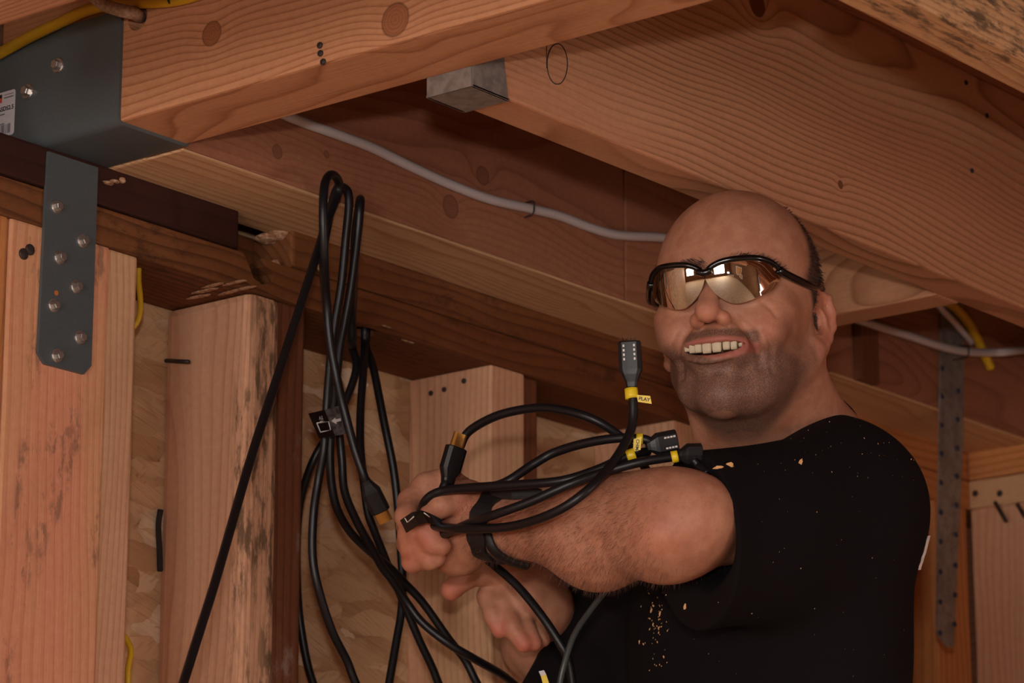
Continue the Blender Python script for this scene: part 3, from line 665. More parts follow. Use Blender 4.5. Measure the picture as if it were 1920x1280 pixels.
cg = cable('black cable running down from the wrist across the lower hand', Dp([(893, 1030, 3.155), (910, 1046, 3.17), (966, 1094, 3.15), (1013, 1150, 3.13), (1050, 1206, 3.12), (1066, 1240, 3.12), (1074, 1290, 3.12), (1078, 1350, 3.12)]))
ch = cable('thin dark cable curving down in front of the black shirt', Dp([(1150, 1092, 3.05), (1138, 1106, 3.06), (1107, 1144, 3.08), (1078, 1188, 3.10), (1063, 1228, 3.105), (1050, 1280, 3.105), (1042, 1345, 3.105)]), .0030, M_TUBE)
cn = cable('black cable end poking out beside the collar', Dp([(1300, 862, 2.950), (1309, 872, 2.949), (1318, 880, 2.943), (1327, 888, 2.938)]), .0045)
# screen label tucked in the hand
lb = empty('cable_label', at(790, 975, 3.04)); tag(lb, 'folded black label with white print tucked in the fist', 'label')
P = [(750, 975, 3.05), (772, 960, 3.03), (790, 956, 3.02), (806, 962, 3.03), (826, 972, 3.035)]
lo_ = [at(x, y, d) for x, y, d in P]; hi_ = [at(x+12, y+24, d+.004) for x, y, d in P]
pydata('label_strip', lo_+hi_, [(i, i+1, i+6, i+5) for i in range(4)], M_LABEL, lb)
for a, b in (((759, 971, 3.034), (764, 979, 3.032)), ((764, 979, 3.032), (776, 968, 3.020)), ((795, 961, 3.016), (806, 969, 3.022))):
    tube('white_mark', Dp([a, b]), .0006, M_MARK, lb, 5, 1)
yl = empty('cable_tag', at(1022, 1268, 3.15)); tag(yl, 'small white and yellow cable tag below the lower hand', 'label')
flag(yl, [(1010, 1258), (1020, 1256), (1024, 1264), (1014, 1267)], 3.16, M_PAPER, 'tag_end'); fg = flag(yl, [(1014, 1267), (1024, 1264), (1036, 1300), (1024, 1304)], 3.16, M_YEL, 'tag_face')
tube('tag_stem', Dp([(1026, 1300, 3.16), (1032, 1350, 3.16)]), .003, M_BLACK, yl)
# house wiring
wc = cable('white sheathed cable stapled along the rim joist', [onY(x, y, RY0-.006 if x < 1500 else (2.056 if x < 1790 else 2.056)) for x, y in ((430, 165), (500, 200), (560, 226), (640, 255), (700, 278), (770, 312), (850, 348), (920, 374), (993, 391), (1050, 405), (1105, 426), (1160, 441), (1245, 446), (1340, 462), (1440, 520), (1530, 570), (1630, 606), (1700, 628), (1760, 648), (1810, 659), (1860, 661))]+[onY(1893, 659, 2.045), onX(1945, 652, XC-.014), onX(2000, 642, XC-.007)], .0052, M_WCAB, cat='cable', name='electrical_cable')
for q in ((993, 391), (1808, 659)):
    p = onY(*q, RY0-.006 if q[0] < 1500 else 2.056); t = np.array([1.0, 0, -.15])
    tube('staple', [p+np.array([.001, .016 if q[0] > 1500 else .006, .008]), p+np.array([0, -.005, .007]), p+np.array([0, -.0062, 0]), p+np.array([-.001, -.005, -.007]), p+np.array([-.001, .016 if q[0] > 1500 else .006, -.009])], .001, M_DARKMETAL, wc, 6, 4)
wp = spline([onY(x, y, RY0-.006) for x, y in ((1245, 446), (1340, 462), (1440, 520))], 30)
cut(blk, [tube_mesh(wp[(wp[:, 0] > 2.90) & (wp[:, 0] < 3.02)], .008, 12)])      # the white cable passes through the blocking
yc = cable('yellow sheathed cable sweeping past the steel column cap', [onX(x, y, 1.9845) for x, y in ((-60, 130), (0, 100), (50, 72), (110, 43), (160, 20), (205, 9), (260, 5), (310, 3), (350, -4), (400, -20))], .0056, M_YCAB, name='electrical_cable')
tube('staple', [onX(313, -10, 1.993), onX(316, 2, 1.9775), onX(321, 12, 1.993)], .001, M_NEARBLACK, yc, 6, 4)
gc = cable('cream sheathed cable entering a drilled hole in the beam', [onX(x, y, X) for x, y, X in ((165, -20, 1.950), (180, -3, 1.955), (198, 10, 1.960), (225, 19, 1.961), (248, 24, 1.975), (259, 29, 1.996), (263, 33, 2.012), (265, 36, 2.024))], .0062, M_CREAM, name='electrical_cable')
cut(beam, [prism([onX(258, 33, BX0)+np.array([-.004, .0125*math.cos(t), .0125*math.sin(t)]) for t in np.linspace(0, 2*math.pi, 24, endpoint=False)], (.036, 0, 0))])
disc_at('drilled_hole', onX(258, 33, BX0)+np.array([.031, 0, 0]), N_X, .0120, plain('drilled_wood', srgb(120, 78, 54), .9, 0, .2, (300, srgb(190, 120, 84), .5)), beam, -.2, 24, .0004)
y2 = cable('thin yellow cable running down beside the doubled post stud', [np.array([HB[0], HB[1], ZP0+.03]), np.array([HB[0], HB[1], ZP0]), onY(260, 525, YW+.032), onY(259, 600, YW+.03), np.array([2.1345, YW+.05, 2.39]), np.array([2.132, YW+.085, 2.33]), np.array([2.132, YW+.09, 2.26]), np.array([2.132, YW+.085, 2.19]), np.array([2.132, YW+.05, 2.14]), onY(241, 1205, YW+.02), onY(240, 1260, YW+.015), onY(241, 1345, YW+.015)], .0029, M_YCAB, name='electrical_cable')
y3 = cable('yellow cable dropping from the blocking in the far bay', [onY(x, y, Y) for x, y, Y in ((1758, 562, 2.030), (1785, 572, 2.048), (1812, 600, 2.062), (1832, 635, 2.0685), (1846, 665, 2.0685), (1858, 690, 2.0685))], .0062, M_YCAB, name='electrical_cable')
w3 = cable('short white cable lying beside the far yellow cable', [onY(x, y, Y) for x, y, Y in ((1730, 555, 2.00), (1752, 564, 2.012), (1770, 584, 2.028), (1793, 608, 2.045), (1812, 630, 2.055), (1822, 642, 2.062))], .0042, M_WCAB, name='electrical_cable')

# ------------------------------------------------------------------ implicit surfaces for the person
class SDF:
    def __init__(s): s.p = []
    def add(s, fn, c, r, k=.01, op='u'): s.p.append((fn, np.array(c, float), float(r), k, op))
    def cone(s, a, b, ra, rb, k=.01, op='u'):
        a = np.array(a, float); b = np.array(b, float); ba = b-a; L2 = ba@ba
        def fn(P):
            pa = P-a; h = np.clip(pa@ba/L2, 0, 1); return np.linalg.norm(pa-h[:, None]*ba, axis=1)-(ra+(rb-ra)*h)
        s.add(fn, (a+b)/2, math.sqrt(L2)/2+max(ra, rb), k, op)
    def chain(s, pts, k=.006, op='u'):
        for (a, ra), (b, rb) in zip(pts[:-1], pts[1:]): s.cone(a, b, ra, rb, k, op)
    def ell(s, c, r, axes=None, k=.01, op='u'):
        c = np.array(c, float); r = np.array(r, float); A = np.eye(3) if axes is None else np.array(axes, float)   # rows = axes
        def fn(P):
            q = (P-c)@A.T; k0 = np.linalg.norm(q/r, axis=1); k1 = np.linalg.norm(q/(r*r), axis=1)+1e-9
            return np.where(k0 < 1e-4, -r.min(), k0*(k0-1)/k1)
        s.add(fn, c, r.max(), k, op)
    def plane(s, c, n, R, k=.004):        # removes the side n points at, inside a ball of radius R
        c = np.array(c, float); n = np.array(n, float)/np.linalg.norm(n)
        s.add(lambda P: -((P-c)@n), c, R, k, 's')
    def __call__(s, P):
        f = np.full(len(P), .08)
        for fn, c, r, k, op in s.p:
            m = np.nonzero(((P-c)**2).sum(1) < (r+.085)**2)[0]
            if len(m) == 0: continue
            d = fn(P[m]); a = f[m]
            if op == 'u': h = np.maximum(k-np.abs(a-d), 0)/k; f[m] = np.minimum(a, d)-h*h*k*.25
            else: d = -d; h = np.maximum(k-np.abs(a-d), 0)/k; f[m] = np.maximum(a, d)+h*h*k*.25
        return f
def nets(field, lo, hi, h, extra=None, band=1.35):
    lo = np.array(lo, float); hi = np.array(hi, float); H = 4*h
    n = np.ceil((hi-lo)/H).astype(int)+1
    G = np.stack(np.meshgrid(*[np.arange(k) for k in n], indexing='ij'), -1).reshape(-1, 3)
    f = field(lo+(G+.5)*H); A = G[np.abs(f) < H*band]
    N = n*4+8; st = np.array([N[1]*N[2], N[2], 1], dtype=np.int64)
    o5 = np.stack(np.meshgrid(*[np.arange(5)]*3, indexing='ij'), -1).reshape(-1, 3)
    K = np.unique(((A[:, None]*4+o5[None]).reshape(-1, 3).astype(np.int64)@st))
    def coords(K): return np.stack([K//st[0], (K % st[0])//st[1], K % st[1]], 1)
    C = coords(K); V = field(lo+C*h)
    if extra is not None: V = V+extra(lo+C*h)
    o4 = np.stack(np.meshgrid(*[np.arange(4)]*3, indexing='ij'), -1).reshape(-1, 3)
    CK = np.unique((A[:, None]*4+o4[None]).reshape(-1, 3).astype(np.int64)@st)
    cor = np.array([[i, j, k] for i in (0, 1) for j in (0, 1) for k in (0, 1)]); ck = cor@st
    idx = np.searchsorted(K, CK[:, None]+ck[None]); vals = V[idx]
    neg = vals < 0; act = neg.any(1) & ~neg.all(1); CK = CK[act]; vals = vals[act]; cc = coords(CK)
    acc = np.zeros((len(CK), 3)); cnt = np.zeros(len(CK))
    for a in range(8):
        for b in range(a+1, 8):
            if np.abs(cor[a]-cor[b]).sum() != 1: continue
            va, vb = vals[:, a], vals[:, b]; m = (va < 0) != (vb < 0); t = va[m]/(va[m]-vb[m])
            acc[m] += cor[a]+t[:, None]*(cor[b]-cor[a]); cnt[m] += 1
    X = lo+(cc+acc/cnt[:, None])*h
    F = []
    for ax in range(3):
        e = np.zeros(3, int); e[ax] = 1; b1 = np.zeros(3, int); b1[(ax+1) % 3] = 1; b2 = np.zeros(3, int); b2[(ax+2) % 3] = 1
        j = np.searchsorted(K, K+e@st); j = np.minimum(j, len(K)-1); ok = K[j] == K+e@st
        s0, s1 = V < 0, V[j] < 0; m = ok & (s0 != s1); k0 = K[m]; flip = s0[m]
        q = []; good = np.ones(len(k0), bool)
        for o in (0, b1@st, b1@st+b2@st, b2@st):
            kk = k0-o; i = np.minimum(np.searchsorted(CK, kk), len(CK)-1); good &= CK[i] == kk; q.append(i)
        q = np.stack(q, 1)[good]; fl = flip[good]; q[~fl] = q[~fl][:, ::-1]; F.append(q)
    return X, np.vstack(F)
def np_mesh(name, X, F, mat, parent=None, attrs=None, smooth=True):
    me = bpy.data.meshes.new(name); me.vertices.add(len(X)); me.vertices.foreach_set('co', X.astype(np.float32).ravel())
    k = F.shape[1]; me.loops.add(F.size); me.loops.foreach_set('vertex_index', F.astype(np.int32).ravel())
    me.polygons.add(len(F)); me.polygons.foreach_set('loop_start', np.arange(0, F.size, k, dtype=np.int32))
    me.update(calc_edges=True); me.validate()
    for nme, val in (attrs or {}).items():
        a = me.attributes.new(nme, 'FLOAT', 'POINT'); a.data.foreach_set('value', val.astype(np.float32))
    o = link(name, me, mat, None, smooth)
    if parent is not None: keep(o, parent)
    return o
def sstep(x, a, b): t = np.clip((x-a)/(b-a), 0, 1); return t*t*(3-2*t)

# ---- head frame: x to the viewer's right, y out of the face, z up
HS = 1.06
HO = at(1386, 596, 3.10)
v = ray(1386, 596); v /= np.linalg.norm(v)
up0 = UP-v*(UP@v); up0 /= np.linalg.norm(up0); ex, ey, ez = RT.copy(), -v, up0
def turn(yaw, pitch, roll):
    global ex, ey, ez
    c, s = math.cos(yaw), math.sin(yaw); ex, ey = c*ex+s*ey, c*ey-s*ex
    c, s = math.cos(pitch), math.sin(pitch); ey, ez = c*ey+s*ez, c*ez-s*ey
    c, s = math.cos(roll), math.sin(roll); ex, ez = c*ex+s*ez, c*ez-s*ex
turn(math.radians(16), math.radians(18), math.radians(6))
HA = np.array([ex, ey, ez])
def hp(x, y, z): return HO+HS*(x*ex+y*ey+z*ez)
def hl(P): return ((P-HO)@HA.T)/HS
S = SDF()
he = lambda c, r, k=.01, op='u', rot=None: S.ell(hp(*c), np.array(r)*HS, HA if rot is None else rot@HA, k, op)
hc = lambda a, b, ra, rb, k=.01, op='u': S.cone(hp(*a), hp(*b), ra*HS, rb*HS, k, op)
def rotx(a): c, s = math.cos(a), math.sin(a); return np.array([[1, 0, 0], [0, c, s], [0, -s, c]])
def rotz(a): c, s = math.cos(a), math.sin(a); return np.array([[c, s, 0], [-s, c, 0], [0, 0, 1]])
def roty(a): c, s = math.cos(a), math.sin(a); return np.array([[c, 0, -s], [0, 1, 0], [s, 0, c]])
# skull and face
he((0, -.014, .037), (.0690, .098, .082), .01)
he((0, .018, .030), (.0635, .072, .067), .03)
he((0, .026, -.022), (.0565, .062, .068), .025)
he((0, .028, -.050), (.046, .055, .046), .02)
for s in (-1, 1):
    hc((s*.049, -.012, -.040), (s*.0255, .047, -.081), .017, .014, .02)
    hc((s*.0255, .047, -.081), (0, .060, -.093), .014, .0155, .016)
    he((s*.044, .052, -.018), (.020, .024, .019), .016)
    he((s*.038, .066, -.037), (.019, .018, .018), .014)            # smiling cheek
    he((s*.030, .083, .012), (.026, .010, .008), .012)             # brow
    he((s*.030, .074, -.008), (.016, .014, .011), .006)            # eye under lids
he((0, .069, -.091), (.018, .015, .016), .014)                     # chin
he((0, .080, -.055), (.030, .020, .022), .012)                     # muzzle
hc((0, .091, .004), (0, .107, -.026), .0080, .0098, .008)          # nose bridge
he((0, .1090, -.0305), (.0096, .0100, .0092), .006)
for s in (-1, 1):
    he((s*.0122, .0980, -.0335), (.0064, .0094, .0068), .005)
    he((s*.0065, .1040, -.0415), (.0042, .0065, .0045), .002, 's')
# open smile: cavity, lips
mz = lambda x: -.0600+6.5*x*x
def mouth_y(x): return .0985-13.0*x*x
xs = np.linspace(-.0265, .0265, 9)
for a, b in zip(xs[:-1], xs[1:]):
    ra = .0066*(1-(a/.031)**2); rb = .0066*(1-(b/.031)**2)
    hc((a, mouth_y(a)-.001, mz(a)), (b, mouth_y(b)-.001, mz(b)), max(ra, .0012), max(rb, .0012), .002, 's')
    hc((a, mouth_y(a)-.009, mz(a)), (b, mouth_y(b)-.009, mz(b)), max(ra, .001)*1.15, max(rb, .001)*1.15, .002, 's')
    if abs(a+b) < .04: hc((a, mouth_y(a)-.022, mz(a)), (b, mouth_y(b)-.022, mz(b)), .009, .009, .002, 's')
xs = np.linspace(-.030, .030, 9)
for a, b in zip(xs[:-1], xs[1:]):
    g = lambda x: .0036*(1-(x/.036)**2)
    hc((a, mouth_y(a)-.0020, mz(a)+.0080-2.2*a*a), (b, mouth_y(b)-.0020, mz(b)+.0080-2.2*b*b), g(a)*.5, g(b)*.5, .003)
    hc((a, mouth_y(a)-.0028, mz(a)-.0096+5.0*a*a), (b, mouth_y(b)-.0028, mz(b)-.0096+5.0*b*b), g(a), g(b), .003)
def surf(x, z):
    ys = np.linspace(.13, .0, 400); f = S(np.array([hp(x, y, z) for y in ys])); i = np.nonzero(f < 0)[0]; return ys[i[0]] if len(i) else 0
def crease(P, r, k, sink=.0):
    Q = [(x, surf(x, z)-sink, z) for x, z in P]
    for a, b in zip(Q[:-1], Q[1:]): hc(a, b, r, r, k, 's')
LINES = []
for s in (-1, 1):
    LINES += [([(s*.0205, -.030), (s*.029, -.040), (s*.0355, -.050), (s*.0385, -.060), (s*.0370, -.071)], .0022, .007),
              ]
LINES += [([(.046, -.044), (.048, -.056), (.044, -.072)], .0010, .005), ([(.042, -.016), (.049, -.021), (.054, -.029)], .0006, .004)]
LINES += [([(-.013, -.0735), (0, -.0755), (.013, -.0735)], .0014, .010)]
for zz in (): LINES += [([(-.035, zz-.003), (-.018, zz), (0, zz-.001), (.018, zz), (.036, zz-.003)], .0005, .005)]
LINES = [(P, [surf(*p) for p in P], r, k) for P, r, k in LINES]
for P, Y_, r, k in LINES:
    for (a, b), ya, (c_, d_), yb in zip(P[:-1], Y_[:-1], P[1:], Y_[1:]): hc((a, ya, b), (c_, yb, d_), r, r, k, 's')
# ears
for s in (-1, 1):
    E0 = np.array([s*.0590, -.007, -.006])
    out = lambda y, z, o=0.0: tuple(E0+np.array([s*.006+s*o, y, z])+np.array([s*(-y)*.50, 0, 0]))
    # y backwards negative; the rim flares away from the skull
    he(tuple(E0+np.array([s*.0085, -.011, 0])), (.0050, .0185, .027), .006, 'u', rotz(s*.47))
    rim = [(.006, -.006), (.006, .008), (.000, .021), (-.010, .0285), (-.021, .026), (-.027, .014), (-.0265, .000), (-.021, -.012), (-.014, -.020)]
    pts = [(hp(*out(y, z)), .0036*HS) for y, z in rim]; S.chain(pts, .003)
    S.chain([(hp(*out(-.014, -.020)), .0045*HS), (hp(*out(-.006, -.027)), .0062*HS), (hp(*out(.001, -.022)), .005*HS)], .004)   # lobe
    S.chain([(hp(*out(-.004, .013, -.001)), .0028*HS), (hp(*out(-.015, .008, -.0005)), .0034*HS), (hp(*out(-.018, -.004, -.001)), .003*HS), (hp(*out(-.012, -.014, -.002)), .0028*HS)], .003)
    he(tuple(np.array(out(-.007, -.002, .002))), (.0065, .0085, .0115), .003, 's')
    he(tuple(np.array(out(-.016, .014, .004))), (.0040, .0050, .0075), .003, 's')
    he(tuple(np.array(out(.004, -.004, -.002))), (.0035, .004, .006), .003)     # tragus
# neck
N0 = at(1468, 850, 3.22)
S.cone(hp(0, -.024, -.055), N0-np.array([0, 0, .03]), .051, .064, .025)
S.cone(hp(.03, -.03, -.04), N0+.05*RT+np.array([0, 0, -.02]), .034, .045, .03)
S.cone(hp(-.045, .005, -.055), at(1345, 905, 3.15), .010, .010, .016)        # tendon towards the collarbone
S.cone(hp(.012, .030, -.075), at(1392, 850, 3.165), .026, .042, .025)
# ---- trunk frame
Fh = np.array([FW[0], FW[1], 0]); Fh /= np.linalg.norm(Fh); ZZ = np.array([0, 0, 1.0])
bL = -.84*Fh+.54*RT; bF = -.84*RT-.54*Fh                                   # to his left, and ahead of him
TA = np.array([bL, bF, ZZ])
NT0 = N0-.016*RT
def tp_(l, f, u): return NT0+l*bL+f*bF+u*ZZ
SL, SR = tp_(.116, -.005, -.070), tp_(-.165, .0, -.062)
EL = at(1262, 991, 2.93); WL = at(925, 985, 3.065)
ER = at(1056, 1228, 3.44); WR = at(1015, 1135, 3.31)
def trunk(D, g, legs=False):
    D.ell(tp_(0, .0, -.19), (.165+g, .110+g, .215+g), TA, .03)
    D.ell(tp_(0, .025, -.40), (.150+g, .118+g, .20+g), TA, .05)
    D.cone(SL, SR, .052+g, .052+g, .05)
    D.cone(N0+ZZ*.008-bF*.03, SL, .055+g*.6, .050+g, .04); D.cone(N0+ZZ*-.015, SR, .055+g*.6, .050+g, .04)
    D.ell(tp_(0, .01, -.60), (.155+g, .115+g, .13+g), TA, .06)
trunk(S, -.010)
# ---- left arm: upper arm, elbow, forearm, wrist
S.cone(SL, EL+UP*.004, .046, .0425, .02)
S.ell(EL+RT*.004, (.0380, .0380, .0380), None, .03)
ua = (WL-EL)/np.linalg.norm(WL-EL)
S.cone(EL+ua*.02-UP*.004, EL+ua*.10-UP*.004, .0395, .0385, .03)
S.cone(EL+ua*.10-UP*.004, WL, .0385, .0255, .03)
S.cone(EL+UP*.008+ua*.01, EL+ua*.10+UP*.006, .030, .030, .03)
S.cone(EL+ua*.09+UP*.017, EL-ua*.03+UP*.014, .024, .029, .03)
S.ell(at(1130, 1044, 2.985), (.030, .030, .028), None, .03)
S.ell(at(1244, 1004, 2.897), (.012, .012, .012), None, .03)
# ---- left hand gripping the bundle (palm to the viewer, fingers curled towards it)
hk = .005
PC = at(872, 985, 3.095)
S.cone(WL, at(870, 962, 3.105), .024, .027, .02); S.cone(WL, at(860, 1022, 3.105), .024, .0255, .02)
S.cone(at(870, 955, 3.11), at(858, 1025, 3.115), .026, .024, .02)
S.cone(at(905, 955, 3.08), at(858, 950, 3.075), .019, .0165, .015)                   # ball of the thumb
fin = lambda L, k=hk: S.chain([(at(x, y, d), r) for x, y, d, r in L], k)
fin([(872, 925, 3.13, .0145), (838, 903, 3.125, .0140), (800, 912, 3.12, .0132), (770, 940, 3.11, .0120), (763, 968, 3.085, .0110), (778, 985, 3.07, .0100)])   # index arching over the cables
fin([(850, 965, 3.14, .013), (800, 960, 3.15, .0125), (768, 985, 3.125, .0122), (768, 1004, 3.085, .0108), (800, 1000, 3.062, .0098), (808, 1000, 3.062, .009)])
fin([(850, 1005, 3.14, .0125), (800, 1000, 3.15, .012), (768, 1018, 3.125, .0118), (772, 1028, 3.085, .0108), (812, 1018, 3.062, .0100), (828, 1024, 3.062, .0092)])
fin([(852, 1035, 3.13, .0115), (805, 1032, 3.14, .0108), (775, 1044, 3.12, .0105), (774, 1053, 3.09, .0098), (805, 1049, 3.07, .0090), (820, 1046, 3.07, .0084)])
fin([(885, 935, 3.075, .015), (858, 938, 3.06, .0125), (828, 948, 3.05, .0110), (806, 962, 3.055, .0095)])                                                        # thumb pressing the cables
# ---- right arm and lower hand
S.cone(SR, ER, .048, .042, .02)
S.cone(ER, WR, .044, .029, .02)
S.ell(at(1010, 1215, 3.40), (.038, .038, .030), None, .03)
S.cone(WR, at(965, 1105, 3.30), .024, .024, .02); S.cone(WR, at(985, 1128, 3.285), .024, .022, .02)
S.cone(at(1010, 1085, 3.30), at(935, 1078, 3.30), .018, .0165, .015)
fin([(950, 1078, 3.29, .0155), (905, 1072, 3.28, .0130), (872, 1082, 3.27, .0118), (846, 1106, 3.265, .0108)])                                                # thumb
fin([(938, 1092, 3.295, .0135), (916, 1118, 3.285, .0115), (926, 1152, 3.27, .0105), (938, 1180, 3.265, .0092)], .004)
fin([(962, 1100, 3.29, .013), (945, 1135, 3.275, .0112), (962, 1176, 3.26, .0104), (982, 1206, 3.255, .0094)], .004)
fin([(985, 1105, 3.29, .0125), (972, 1145, 3.28, .011), (986, 1180, 3.265, .0098), (1001, 1205, 3.26, .0088)], .004)
fin([(1008, 1112, 3.295, .0115), (1000, 1150, 3.29, .0098), (1008, 1180, 3.28, .0088), (1018, 1198, 3.275, .008)], .004)

import time; _t = time.time()
lo = np.min([hp(0, 0, 0)-.2, SL-.1, SR-.1, WR-.25, PC-.15, EL-.08], axis=0); hi = np.max([hp(0, 0, 0)+.2, SL+.1, SR+.15, ER+.15, PC+.15, WR+.1], axis=0)
lo[2] = N0[2]-.75
BXv, BF = nets(S, lo, hi, .0018)
print('body', len(BXv), time.time()-_t)
# attributes: true surface colour differences of the skin
q = hl(BXv); x, y, z = q[:, 0], q[:, 1], q[:, 2]
head = (np.abs(x) < .11) & (y > -.13) & (y < .14) & (z > -.16) & (z < .14)
mzx = -.0600+6.5*x*x; myx = .0985-13*x*x
lipd = np.maximum(np.abs((z-mzx)/(.0108-4.0*x*x*2.2)), np.abs(x)/.033)
lip = np.where(head & (y > .06), 1-sstep(lipd, .82, 1.08), 0)
cav = np.where(head & (y > .05), (1-sstep(np.abs(z-mzx), .004, .0075))*(1-sstep(np.abs(x), .022, .030))*(1-sstep(y-myx, -.0045, -.0015)), 0)
hairline = .036-.32*np.maximum(z-.02, 0)-.046*sstep(-z, -.022, .010)
hair = np.where(head, sstep(hairline-y, -.008, .012)*sstep(z, -.055, -.025)*(1-.55*sstep(z, .088, .112)), 0)
side = np.where(head & (np.abs(x) > .045), sstep(z, -.05, -.015)*(1-sstep(np.abs(y+.002), .004, .014))*(1-sstep(z, .02, .04)), 0)
earm = np.where(head & (np.abs(x) > .080), 1.0, 0)
hair = np.clip(hair+side*.15, 0, 1)*(1-np.where((np.abs(x) > .0665) & (y < -.002) & (z < .026), 1, 0))
beard = sstep(-z, .036, .056)*sstep(y, -.02, .01)
must = (1-sstep(np.abs(x), .028, .038))*sstep(-z, .038, .044)*sstep(y, .05, .07)
jawl = sstep(-z, .015, .045)*sstep(np.abs(x), .040, .056)*sstep(y, -.03, .0)*.6
stub = np.where(head, np.clip(np.maximum(np.maximum(beard*sstep(np.abs(x)+(-z-.06)*1.2, .012, .04), must), jawl), 0, 1), 0)
nk = (~head) & (z < -.09) & (z > -.24) & (np.abs(x) < .12)
stub = np.where((z < -.11) & (z > -.2) & (np.abs(x) < .1) & (y > 0), sstep(z, -.165, -.12)*.7, stub)*(1-lip)
near = lambda px, d, r: np.exp(-((BXv-at(*px, d))**2).sum(1)/(r*r))
pink = near((1242, 1004), 2.885, .020)*.35+near((846, 1106), 3.26, .014)+near((938, 1182), 3.26, .012)+near((984, 1208), 3.25, .012)+near((1001, 1207), 3.26, .009)+near((800, 1005), 3.06, .02)*.6+near((770, 1040), 3.09, .02)*.7+near((875, 945), 3.06, .02)*.5
pink += np.where(head, np.exp(-((q-np.array([0, .115, -.04]))**2).sum(1)/.02**2)*.35, 0)+np.where(head & (np.abs(x) > .0665) & (y < -.002) & (z < .026) & (z > -.04), .35, 0)
pink += np.where(head, np.exp(-((q-np.array([.045, .07, -.035]))**2).sum(1)/.018**2)*.3+np.exp(-((q-np.array([-.045, .07, -.035]))**2).sum(1)/.018**2)*.3, 0)
# skin
m = NT('skin'); at_ = lambda n: m.n('ShaderNodeAttribute', attribute_name=n).outputs['Fac']
co = m.n('ShaderNodeTexCoord').outputs['Object']
c = m.mix(m.step(m.noise(co, 60, 4, .6), .35, .68), srgb(188, 132, 104), srgb(172, 114, 88))
c = m.mix(m.math('MULTIPLY', m.step(m.noise(co, 420, 3, .6), .5, .75), .25), c, srgb(150, 88, 64))
c = m.mix(m.math('MINIMUM', m.math('MULTIPLY', at_('pink'), .6), .7), c, srgb(204, 104, 86))
c = m.mix(m.math('MULTIPLY', at_('lip'), .65), c, srgb(156, 84, 80))
dots = m.step(m.noise(co, 900, 3, .7), .36, .60)
c = m.mix(m.math('MULTIPLY', at_('stub'), m.math('ADD', m.math('MULTIPLY', dots, .45), .42)), c, srgb(72, 59, 54))
c = m.mix(m.math('MULTIPLY', at_('hair'), m.math('ADD', m.math('MULTIPLY', dots, .25), .70)), c, srgb(34, 24, 20))
c = m.mix(at_('cav'), c, srgb(124, 56, 50))
m.set(m.b.inputs['Base Color'], c)
m.b.inputs['Roughness'].default_value = .52; m.b.inputs['Specular IOR Level'].default_value = .35
m.b.inputs['Subsurface Weight'].default_value = .12; m.b.inputs['Subsurface Radius'].default_value = (.010, .004, .002); m.b.inputs['Subsurface Scale'].default_value = 1.0
bh = m.math('ADD', m.noise(co, 600, 3, .6), m.math('MULTIPLY', m.noise(m.scale(co, (90, 90, 260)), 1.0, 3), .8))
m.bump(bh, .28, .0009)
M_SKIN = m.m
person = empty('person', (N0[0], N0[1], .75)); tag(person, 'smiling man in mirrored sunglasses and black t-shirt gripping cables at the framed wall', 'person')
body = np_mesh('body', BXv, BF, M_SKIN, person, dict(lip=lip, cav=cav, hair=hair, stub=stub, pink=np.clip(pink, 0, 1)))
# ---- hair, brows, arm hair: strands
M_HAIR = plain('dark_hair', srgb(30, 23, 20), .5)
M_AHAIR = plain('dark_brown_arm_hair', srgb(84, 54, 40), .5)
nrm = np.zeros(len(BXv)*3, np.float32); body.data.vertices.foreach_get('normal', nrm); nrm = nrm.reshape(-1, 3)
def strands(name, sel, count, length, width, lean, mat, parent, seed, jitter=.5, curve=0.0):
    rs = np.random.RandomState(seed); idx = np.nonzero(sel)[0]; pick = rs.choice(idx, count)
    P = BXv[pick]+rs.randn(count, 3)*.0008; Nn = nrm[pick]
    L = lean(pick) if callable(lean) else np.array(lean)
    d = Nn*.45+L+rs.randn(count, 3)*jitter*.3; d /= np.linalg.norm(d, axis=1)[:, None]
    ln = length*(.6+.8*rs.rand(count))[:, None]; s = np.cross(d, Nn+rs.randn(count, 3)*.3); s /= np.linalg.norm(s, axis=1)[:, None]+1e-9
    mid = P+d*ln*.55; tip = mid+(d*.6+L*curve-Nn*.25)*ln*.5
    X = np.stack([P-s*width-Nn*.0006, P+s*width-Nn*.0006, mid+s*width*.8, mid-s*width*.8, tip], 1).reshape(-1, 3)
    b = np.arange(count)*5
    F = [(int(i), int(i+1), int(i+2), int(i+3)) for i in b]+[(int(i+3), int(i+2), int(i+4)) for i in b]
    o = pydata(name, X, F, mat, parent); return o
strands('hair', hair > .45, 11000, .0050, .00022, lambda p: -ey*.5-ez*.3, M_HAIR, person, 1)
brow = head & (np.abs(np.abs(x)-.031) < .022) & (np.abs(z-(.0212-.25*(np.abs(x)-.025)**2*30)) < .0050) & (y > .06)
strands('eyebrow', brow & (x > 0), 520, .0065, .0002, lambda p: ex*.7+ez*.35, M_HAIR, person, 2)
strands('eyebrow', brow & (x < 0), 520, .0065, .0002, lambda p: -ex*.7+ez*.35, M_HAIR, person, 3)
ta = (BXv-EL)@ua; rad = np.linalg.norm(BXv-EL-ta[:, None]*ua, axis=1)
farm = (ta > -.03+.05*np.random.RandomState(8).rand(len(ta))) & (ta < .225) & (rad < .065) & ((nrm@-FW) > .12)
strands('arm_hair', farm, 5200, .0075, .00008, lambda p: ua*.3-UP*.55, M_AHAIR, person, 4, .8, .5)
